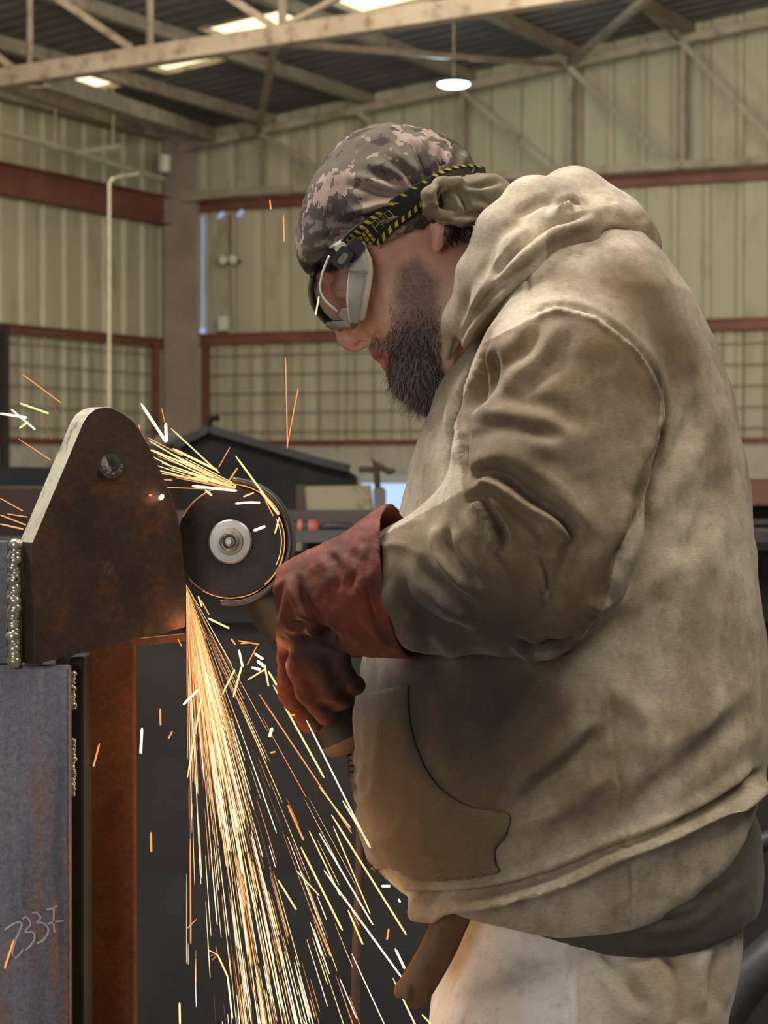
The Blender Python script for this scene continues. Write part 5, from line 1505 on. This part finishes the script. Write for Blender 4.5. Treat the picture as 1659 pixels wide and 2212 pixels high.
o = link('plate', me, None, gp); md = o.modifiers.new('edge', 'BEVEL'); md.width = .0012; md.segments = 2; md.limit_method = 'ANGLE'; md.angle_limit = math.radians(50)
# slag bead round the hole
rng = random.Random(3)
def beadmesh(pts, r, jitter=.35, n=10):
    mb = MB()
    for p in pts:
        rr = r * rng.uniform(1 - jitter, 1 + jitter); a = rng.uniform(1.0, 1.25)
        mb.lathe([(rr * math.sin(t) * a, rr * math.cos(t)) for t in np.linspace(0, math.pi, 7)], p, Vector((rng.uniform(-.2, .2), rng.uniform(-.2, .2), 1)), n)
    return mb
M_WELD = worn('weld_bead', (.42, .40, .30), (.70, .66, .50), 70, .25, .6, (.10, .09, .08))
pts = [on_plate(hc[0] + hr * .9 * math.cos(a), hc[1] + hr * 1.05 * math.sin(a), .0005) for a in np.linspace(.2, 2.6, 14)]
beadmesh(pts, .0035).build('slag_rim', M_MILL, gp, True)
# weld between plate edge and end plate
pts = []
for y in np.arange(1178, 1440, 5.5): 
    q = on_plate(70, y) - PN * T; pts.append(q - PD * .006 + PN * .003 + Vector((rng.uniform(-.0012, .0012), -.006, 0)))
beadmesh(pts, .0062, .14, 14).build('weld_bead', M_WELD, gp, True)
q0, q1 = on_plate(70, 1172) - PN * T, on_plate(75, 1436) - PN * T
# end plate (left) that the gusset is welded to, on top of the post
M_BLUE = steel_mat('blue_mill_steel', (.085, .082, .098), (.15, .145, .165), (.20, .12, .075), .42, .45, 7)
mb = MB(); a, b = P(20, 1170, 2.33), P(20, 1436, 2.33); c, d_ = P(-160, 1436, 2.33), P(-160, 1170, 2.33)
ep = [a, b, c, d_]; bk = [p + Vector((-.01, .05, 0)) for p in ep]
mb.add(ep + bk, [(0, 1, 2, 3), (7, 6, 5, 4), (0, 4, 5, 1), (1, 5, 6, 2), (2, 6, 7, 3), (3, 7, 4, 0)]); mb.build('end_plate', M_BLUE, gp, bevel=.002)
# post: H section standing on the floor: near flange, web in the dark, far rusty flange
ps = thing('steel_post', 'blue-grey steel post with rust streaks and chalk figures under the plate', 'post')
def streak_mat():
    m, nt, b, nd, ln = new_mat('streaked_mill_steel')
    v = mapping(nt); c = ramp(nt, noise_tex(nt, mapping(nt, (14, 14, 1.3)), 2.2, 4, .6), [(.35, (.095, .092, .115)), (.6, (.19, .18, .215))])
    c = mix(nt, ramp(nt, noise_tex(nt, mapping(nt, (11, 11, 1.0)), 3.4, 6, .7), [(.50, 0.), (.60, .9)]), c, (.24, .125, .065))
    sp = noise_tex(nt, v, 240, 4, .8); c = mix(nt, .45, c, ramp(nt, sp, [(.35, .2), (.65, .85)]), 'OVERLAY')
    ln.new(c, b.inputs['Base Color']); b.inputs['Roughness'].default_value = .42; b.inputs['Metallic'].default_value = .2
    bump(nt, b, sp, .25, .001); return m
M_STREAK = streak_mat()
def pillar(x0, x1, y0, Y, dep, nm, m, par, bev=.003):
    a, b = P(x0, y0, Y), P(x1, y0, Y); mb = MB(); mb.box(((a.x + b.x) / 2, Y + dep / 2, a.z / 2), b.x - a.x, dep, a.z); return mb.build(nm, m, par, bevel=bev)
pillar(-120, 150, 1438, 2.315, .018, 'front_flange', M_STREAK, ps)
pillar(20, 40, 1440, 2.333, .09, 'web', M_MILL, ps)
pillar(-120, 150, 1440, 2.42, .016, 'rear_flange', M_MILL, ps)
rp = thing('rusty_flat_bar', 'tall rust-brown flat steel bar standing behind the post', 'bar')
M_RUST = steel_mat('rust_brown_flat', (.17, .068, .031), (.225, .09, .04), (.13, .05, .025), .85, .0, 6)
pillar(176, 291, 1380, 2.47, .02, 'bar', M_RUST, rp)
mb = MB(); q = P(295, 1386, 2.46); mb.bar(P(294, 1388, 2.46), P(400, 1376, 2.46), .012, .008); mb.build('cross_lug', M_RUST, rp)
for y0, y1 in ((1455, 1530), (1600, 1720)):
    beadmesh([P(157 + rng.uniform(-2, 3), y, 2.335) for y in np.arange(y0, y1, 4)], .0026, .3).build('weld_bead', M_WELD, ps, True)
pillar(148, 182, 1420, 2.352, .06, 'dark_gap_sheet', M_DARK, ps)  # dark sheet added to black out the shaded gap beside the bar
# chalk figures, drawn on the flange
M_CHALK = plain('chalk', (.52, .52, .58), .95)
strokes = [[(10, 2009), (22, 2000), (38, 1992), (47, 1996), (42, 2012), (34, 2030), (28, 2052), (27, 2062), (34, 2069), (42, 2062), (50, 2050)],
           [(48, 1985), (55, 1981), (63, 1987), (66, 1997), (58, 2007), (55, 2014), (70, 2013), (75, 2025), (68, 2040), (54, 2053)],
           [(70, 1973), (78, 1971), (87, 1980), (86, 1986), (79, 1993), (90, 1993), (102, 2001), (104, 2014), (94, 2030), (80, 2038)],
           [(100, 1965), (114, 1962), (124, 1956)], [(117, 1960), (116, 1985), (117, 2008), (119, 2014)], [(103, 1996), (118, 1991), (138, 1989)]]
mb = MB()
for st_ in strokes:
    L_ = spline(st_, 4) if len(st_) > 2 else np.array(st_, float)
    row1, row2 = [], []
    for i, q in enumerate(L_):
        a = L_[min(i + 1, len(L_) - 1)] - L_[max(i - 1, 0)]; a = a / (np.linalg.norm(a) + 1e-9); nn = np.array([-a[1], a[0]]); w = 2.1 + rng.uniform(-.5, .5)
        row1.append(P(*(q - nn * w), 2.3145)); row2.append(P(*(q + nn * w), 2.3145))
    mb.grid([row1, row2])
o = mb.build('chalk_figures', M_CHALK, ps); solidify(o, .0003)
# ---------------------------------------------------------------- sparks
M_SP = [glow('spark_white', (1.0, .80, .42), 2.6), glow('spark_yellow', (1.0, .60, .25), 1.7), glow('spark_orange', (1.0, .36, .11), 1.15), glow('spark_dull', (.85, .30, .12), .42)]
rs = random.Random(11)
def streak(p, q, w, bend=0.0, head=True):
    p = Vector(p); q = Vector(q); dl = q - p; side = Vector((dl.z, 0, -dl.x))
    pts = [p + dl * t + side * (bend * t * (1 - t)) for t in (0, .12, .35, .6, .85, .97, 1)]
    rr = [w * .25, w * .6, w * .8, w, w * 1.0, w * .75, w * .3] if head else [w * .5, w, w, w, w, w, w * .5]
    mb = MB(); mb.tube(pts, rr, 5); return mb
def spark(p, q, w, heat, label, group, bend=0.0, head=True):
    o = streak(p, q, w, bend, head).build('spark', M_SP[heat], None, True)
    tag(o, label, 'spark', group); return o
W1 = .5 * 2.4 / F_PX      # half a pixel at 2.4 m
O = P(402, 1262, 2.428)
core = MB(); lab = 'glowing spark streaking down in the dense stream below the cutting disc'
n_ind = 0
def ray_dir():
    r = rs.random()
    if r < .55: a = rs.gauss(12.0, 3.0)
    elif r < .82: a = rs.gauss(12.0, 5.4)
    elif r < .93: a = rs.uniform(1.0, 12)
    else: a = rs.uniform(14, 31)
    a = max(.5, a)
    dep = rs.gauss(0, 4.5)
    return math.radians(a), math.radians(dep)
cores = [MB(), MB(), MB(), MB()]
for i in range(640):
    a, dp = ray_dir()
    Dv = Vector((math.sin(a) * math.cos(dp), math.sin(dp), -math.cos(a) * math.cos(dp))).normalized()
    r = rs.random()
    if r < .30: s0, ln_ = rs.uniform(.0, .10), rs.uniform(.03, .16)
    else: s0, ln_ = rs.uniform(.06, .50) ** 1.0, rs.uniform(.02, .11)
    def pos(s): return O + Dv * s + Vector((.0, 0, -.10 * s * s)) - Vector((.03 * s * s * (a > .15), 0, 0))
    p, q = pos(s0), pos(s0 + ln_)
    heat = rs.choice((0, 0, 0, 1, 1, 1, 1, 2, 2, 3)) if s0 > .14 else rs.choice((0, 1, 1, 1, 2, 2, 2))
    w = W1 * (rs.uniform(1.1, 2.6) if heat == 0 else rs.uniform(.8, 2.0)) * (.75 + .9 * s0)
    if s0 > .12 and n_ind < 258 and math.degrees(a) > 0:
        n_ind += 1
        spark(p, q, w, heat, lab, 'sparks in the dense stream', rs.uniform(-.01, .01))
    else:
        cores[heat].add(*(lambda m: (m.v, m.f))(streak(p, q, w * .8)))
for i in range(170):   # fine threads near the cut
    a = math.radians(abs(rs.gauss(7.5, 4.2)) + .4); dp = math.radians(rs.gauss(0, 5)); Dv = Vector((math.sin(a), math.sin(dp), -math.cos(a)))
    s0 = rs.uniform(0, .05); e = rs.uniform(.05, .21)
    m_ = streak(O + Dv * s0, O + Dv * (s0 + e), W1 * rs.uniform(.5, 1.1)); cores[rs.choice((1, 2, 2, 3))].add(m_.v, m_.f)
ob = cores[0]; me = bpy.data.meshes.new('spark_stream')
allv, allf, mi = [], [], []
for k_, c_ in enumerate(cores):
    n = len(allv); allv += c_.v; allf += [tuple(i + n for i in f) for f in c_.f]; mi += [k_] * len(c_.f)
me.from_pydata(allv, [], allf); me.update()
for m_ in M_SP: me.materials.append(m_)
me.polygons.foreach_set('material_index', mi)
tag(link('spark_stream', me), 'dense golden fan of fine sparks pouring down from the cut edge of the plate', 'sparks', kind='stuff')

# loose sparks, each where the photograph shows it: (x0,y0,x1,y1, width px, heat)
def loose(lst, label, group, Y=2.42, bend=0.0):
    for t in lst:
        x0, y0, x1, y1, w, hh = t[:6]; bd_ = t[6] if len(t) > 6 else bend
        spark(P(x0, y0, Y + rs.uniform(-.03, .03)), P(x1, y1, Y + rs.uniform(-.03, .03)), W1 * w, hh, label, group, bd_, False)
def one(t, label, Y=2.42): loose([t], label, 'loose sparks', Y)
one((48, 808, 132, 870, 2.6, 2), 'long thin orange spark sloping down at the left above the steel plate')
one((43, 871, 105, 893, 4.5, 1), 'short yellow spark above the bright crossing sparks at the left edge')
one((0, 893, 58, 902, 5.5, 0), 'bright level spark entering at the left edge')
one((24, 884, 76, 928, 4.5, 0), 'bright white spark crossing the level one at the left edge')
one((42, 925, 60, 912, 4.5, 1), 'tiny yellow spark touching the bright crossing pair')
one((110, 866, 126, 898, 1.8, 3), 'faint orange spark left of the plate tip')
one((92, 900, 111, 950, 1.8, 3), 'faint long orange spark under the level spark at left')
one((40, 948, 110, 994, 2.2, 2), 'thin orange spark falling to the slanted edge of the plate')
loose([(0, 1076, 50, 1104, 2.5, 2), (16, 1110, 60, 1117, 2.6, 2), (0, 1112, 56, 1134, 3.4, 2), (0, 1132, 50, 1143, 4.0, 2)], 'orange spark shooting behind the slanted edge of the plate at the left edge', 'sparks at the left edge')
one((305, 872, 359, 955, 6.5, 0), 'thick white-yellow spark left of the V above the grinder')
one((358, 915, 360, 952, 7, 0), 'short white upright spark closing the V above the grinder')
one((349, 882, 356, 912, 2.0, 2), 'small orange flick above the white upright spark')
one((300, 918, 303, 928, 3, 2), 'tiny orange hook near the right shoulder of the plate')
one((303, 928, 313, 910, 2, 3), 'faint orange flick beside the right shoulder of the plate')
one((370, 926, 474, 1022, 3.4, 1), 'long yellow spark running down to the fan above the disc')
one((373, 969, 470, 1016, 5.5, 1), 'thick yellow spark beside the long one above the disc')
one((497, 966, 472, 1010, 2.2, 2), 'short orange spark rising above the fan tip')
one((509, 985, 602, 1112, 4.5, 1), 'long yellow spark crossing the top of the disc and guard')
one((513, 1011, 490, 1046, 4.0, 2), 'short orange spark at the upper tip of the guard')
one((415, 1050, 514, 1060, 6.0, 0), 'bright level spark across the top of the disc')
one((443, 1058, 457, 1070, 5.0, 1), 'stubby yellow spark just under the level one on the disc')
one((345, 1052, 440, 1056, 2.2, 2), 'thin orange spark between the plate and the disc top')
one((508, 1088, 562, 1086, 5.0, 0, -.12), 'slightly curved bright spark in front of the disc above the clamp nut')
one((526, 1073, 548, 1064, 3.5, 1), 'small tapering yellow spark at the upper right of the disc')
one((548, 1146, 572, 1137, 6.5, 0), 'bright comet-like spark on the disc right of the clamp nut', 2.40)
one((557, 1055, 602, 1112, 4.5, 1), 'yellow spark riding the inner side of the guard')
one((573, 1080, 590, 1114, 3.0, 2), 'short orange spark next to the guard rim')
one((603, 1118, 594, 1152, 3.5, 1), 'curved yellow spark at the right edge of the disc')
one((347, 1076, 350, 1072, 11, 0), 'glowing white spot on the right edge of the plate', 2.395)
one((322, 1070, 327, 1070, 5, 2), 'small orange spot on the plate beside the glowing white spot', 2.385)
fan = [(331, 975, 470, 1042), (340, 985, 500, 1048), (322, 952, 480, 1045), (318, 970, 400, 1000), (324, 984, 365, 1004), (332, 1003, 460, 1046), (338, 1015, 470, 1048), (335, 1020, 450, 1040), (345, 1036, 372, 1037), (330, 972, 420, 1012), (350, 1000, 500, 1050), (360, 975, 500, 1046), (372, 990, 510, 1048), (318, 945, 395, 985), (365, 1010, 505, 1052), (350, 1022, 500, 1054), (400, 990, 505, 1044), (410, 1008, 510, 1050), (420, 1030, 510, 1054), (380, 1032, 500, 1056)]
loose([(a, b, c, d_, rs.uniform(1.6, 3.4), rs.choice((1, 1, 2))) for a, b, c, d_ in fan], 'spark in the fan thrown left from the top of the disc towards the plate', 'sparks thrown from the top of the disc')
# sparks circling with the disc rim
def arc(a0, a1, r, w, heat, label, off=.004):
    mb = MB(); mb.tube([DC + AX * off + (U_ * math.cos(t) + W_ * math.sin(t)) * (r * 2.45 / F_PX) for t in np.linspace(a0, a1, 36)], [W1 * w] * 36, 5)
    tag(mb.build('spark', M_SP[heat], None, True), label, 'spark', 'sparks circling the disc')
def A(px, py): return unwrap(ang_of(px, py), a_mid)
arc(A(402, 1255), A(610, 1200), 121, 1.6, 3, 'thin orange spark arc following the lower rim of the disc')
arc(A(440, 1275), A(560, 1275), 122, 1.8, 2, 'short orange spark arc at the very bottom of the disc')
arc(A(618, 1110), A(575, 1262), 119, 2.4, 2, 'orange spark arc inside the guard at the right of the disc')
arc(A(500, 1046), A(608, 1110), 124, 2.6, 2, 'orange spark arc along the upper right rim of the disc')
arc(A(604, 1120), A(600, 1220), 112, 1.6, 1, 'thin yellow spark arc at the right of the disc')
arc(A(383, 1112), A(440, 1062), 117, 2.4, 3, 'dull orange spark arc on the upper left rim of the disc')
# sparks splashing against the gauntlet
spl = [(449, 1335, 495, 1357, 4.5, 1), (499, 1380, 508, 1392, 4, 2), (514, 1384, 560, 1392, 3, 2), (520, 1390, 540, 1388, 3.5, 2), (556, 1394, 534, 1436, 2.5, 2), (550, 1412, 568, 1424, 6, 0), (556, 1428, 572, 1440, 7, 0), (544, 1442, 562, 1446, 6, 0), (572, 1438, 580, 1482, 4, 1), (580, 1450, 598, 1480, 4.5, 1), (536, 1468, 572, 1446, 3.5, 1), (516, 1404, 524, 1440, 5, 0), (480, 1500, 507, 1446, 4, 1), (504, 1506, 522, 1440, 4.5, 1), (396, 1522, 428, 1490, 5.5, 0), (428, 1288, 436, 1310, 3.5, 1), (434, 1296, 452, 1328, 3, 2), (384, 1380, 392, 1396, 2.5, 2)]
loose(spl, 'short bright spark splashing in front of the red gauntlet beside the stream', 'sparks splashing at the gauntlet', 2.38)
one((588, 1572, 582, 1592, 7, 0), 'stubby white spark right of the stream under the gauntlet')
one((628, 1545, 636, 1544, 4, 2), 'tiny orange spark at the tip of the gauntlet')
one((584, 1626, 594, 1624, 4, 2), 'tiny orange spark right of the stream below the stubby white one')
one((307, 1572, 304, 1628, 6, 0), 'thick white spark falling in front of the rusty flat bar edge')
one((346, 1531, 347, 1566, 4.5, 2), 'short orange spark right of the rusty flat bar near its top')
one((372, 1580, 364, 1595, 4, 2), 'tiny orange spark left of the stream beside the short orange one')
one((215, 1606, 202, 1656, 4, 2), 'orange spark in front of the rusty flat bar')
one((326, 1798, 327, 1840, 5, 2), 'orange spark low down beside the rusty flat bar')
one((30, 2030, 10, 2092, 4.5, 2), 'orange spark crossing the chalk figures on the post', 2.29)
one((388, 2166, 389, 2212, 5, 1), 'yellow spark at the bottom edge beside the stream')
one((409, 1520, 413, 2040, 2.0, 3), 'very long thin straight spark at the left side of the stream')
one((411, 1812, 412, 2038, 3.2, 2), 'long orange spark hanging on the left side of the stream')
one((425, 1985, 405, 2005, 2.2, 2), 'small orange spark crossing the long one at the left of the stream')
one((405, 1680, 436, 1500, 3.6, 1), 'yellow spark slanting out of the left side of the stream')
one((840, 2006, 836, 2030, 4.5, 2), 'short orange spark left of the leather belt tongue')
one((854, 2050, 874, 2092, 5.5, 0), 'bright short spark beside the leather belt tongue')
one((824, 1914, 842, 1914, 5.5, 0), 'small level white spark at the front hem of the hoodie')
one((861, 1942, 864, 1948, 4.5, 0), 'tiny white spark at the front corner of the hem')
one((912, 2192, 930, 2212, 4, 1), 'yellow spark at the bottom edge below the belt tongue')
one((617, 772, 621, 968, 2.6, 2), 'long upright orange spark in front of the mesh, left of the narrow V')
one((644, 838, 620, 966, 2.6, 2), 'orange spark joining the upright one to form a narrow V')
one((612, 464, 614, 522, 3.0, 2), 'short yellow-orange spark in mid air left of the bandana')
one((583, 432, 585, 452, 3.6, 2), 'tiny orange spark high up near the gable rail')
one((689, 640, 682, 680, 3.6, 1), 'short orange spark in front of the goggle lens', 2.36)
lo = [(662, 1556, 798, 1830), (560, 1500, 760, 1800), (740, 1730, 802, 1832), (690, 1800, 806, 1998), (716, 1760, 878, 2020), (720, 1785, 800, 1975), (690, 1700, 757, 1788), (590, 1480, 700, 1680), (640, 1880, 690, 1935), (700, 1880, 868, 2112), (668, 1795, 735, 1935), (622, 1740, 656, 1815), (600, 1900, 640, 1965), (752, 1966, 784, 2040), (676, 1974, 714, 2066), (734, 2114, 770, 2200), (760, 2060, 830, 2212), (650, 1830, 740, 2010)]
loose([(a, b, c, d_, rs.uniform(2.2, 4.6), rs.choice((0, 1, 1, 2))) for a, b, c, d_ in lo], 'long separate spark flying out on the right side of the stream', 'sparks flying right of the stream')
# branching spark star at the lower left of the stream
bur = [(470, 2062, 450, 2052, 2, 1), (470, 2062, 455, 2064, 1.6, 2), (470, 2062, 458, 2074, 1.6, 2), (470, 2062, 466, 2046, 1.6, 2), (470, 2062, 492, 2110, 4.0, 1), (492, 2110, 502, 2200, 3.6, 0)]
loose(bur, 'spark branch of the feathery burst at the lower left of the stream', 'feathery spark burst', 2.42)
# the light the sparks give
for (x, y, Y, e, s) in ((412, 1350, 2.40, .10, .02), (470, 1560, 2.42, .22, .05), (540, 1850, 2.42, .42, .08), (610, 2150, 2.42, .42, .08), (470, 1040, 2.42, .05, .02), (560, 1435, 2.38, .10, .01), (349, 1074, 2.375, .014, .004)):
    d_ = bpy.data.lights.new('spark_light', 'POINT'); d_.energy = e * .4; d_.color = (1.0, .45, .16); d_.shadow_soft_size = s
    o = bpy.data.objects.new('spark_light', d_); col.objects.link(o); o.location = P(x, y, Y)
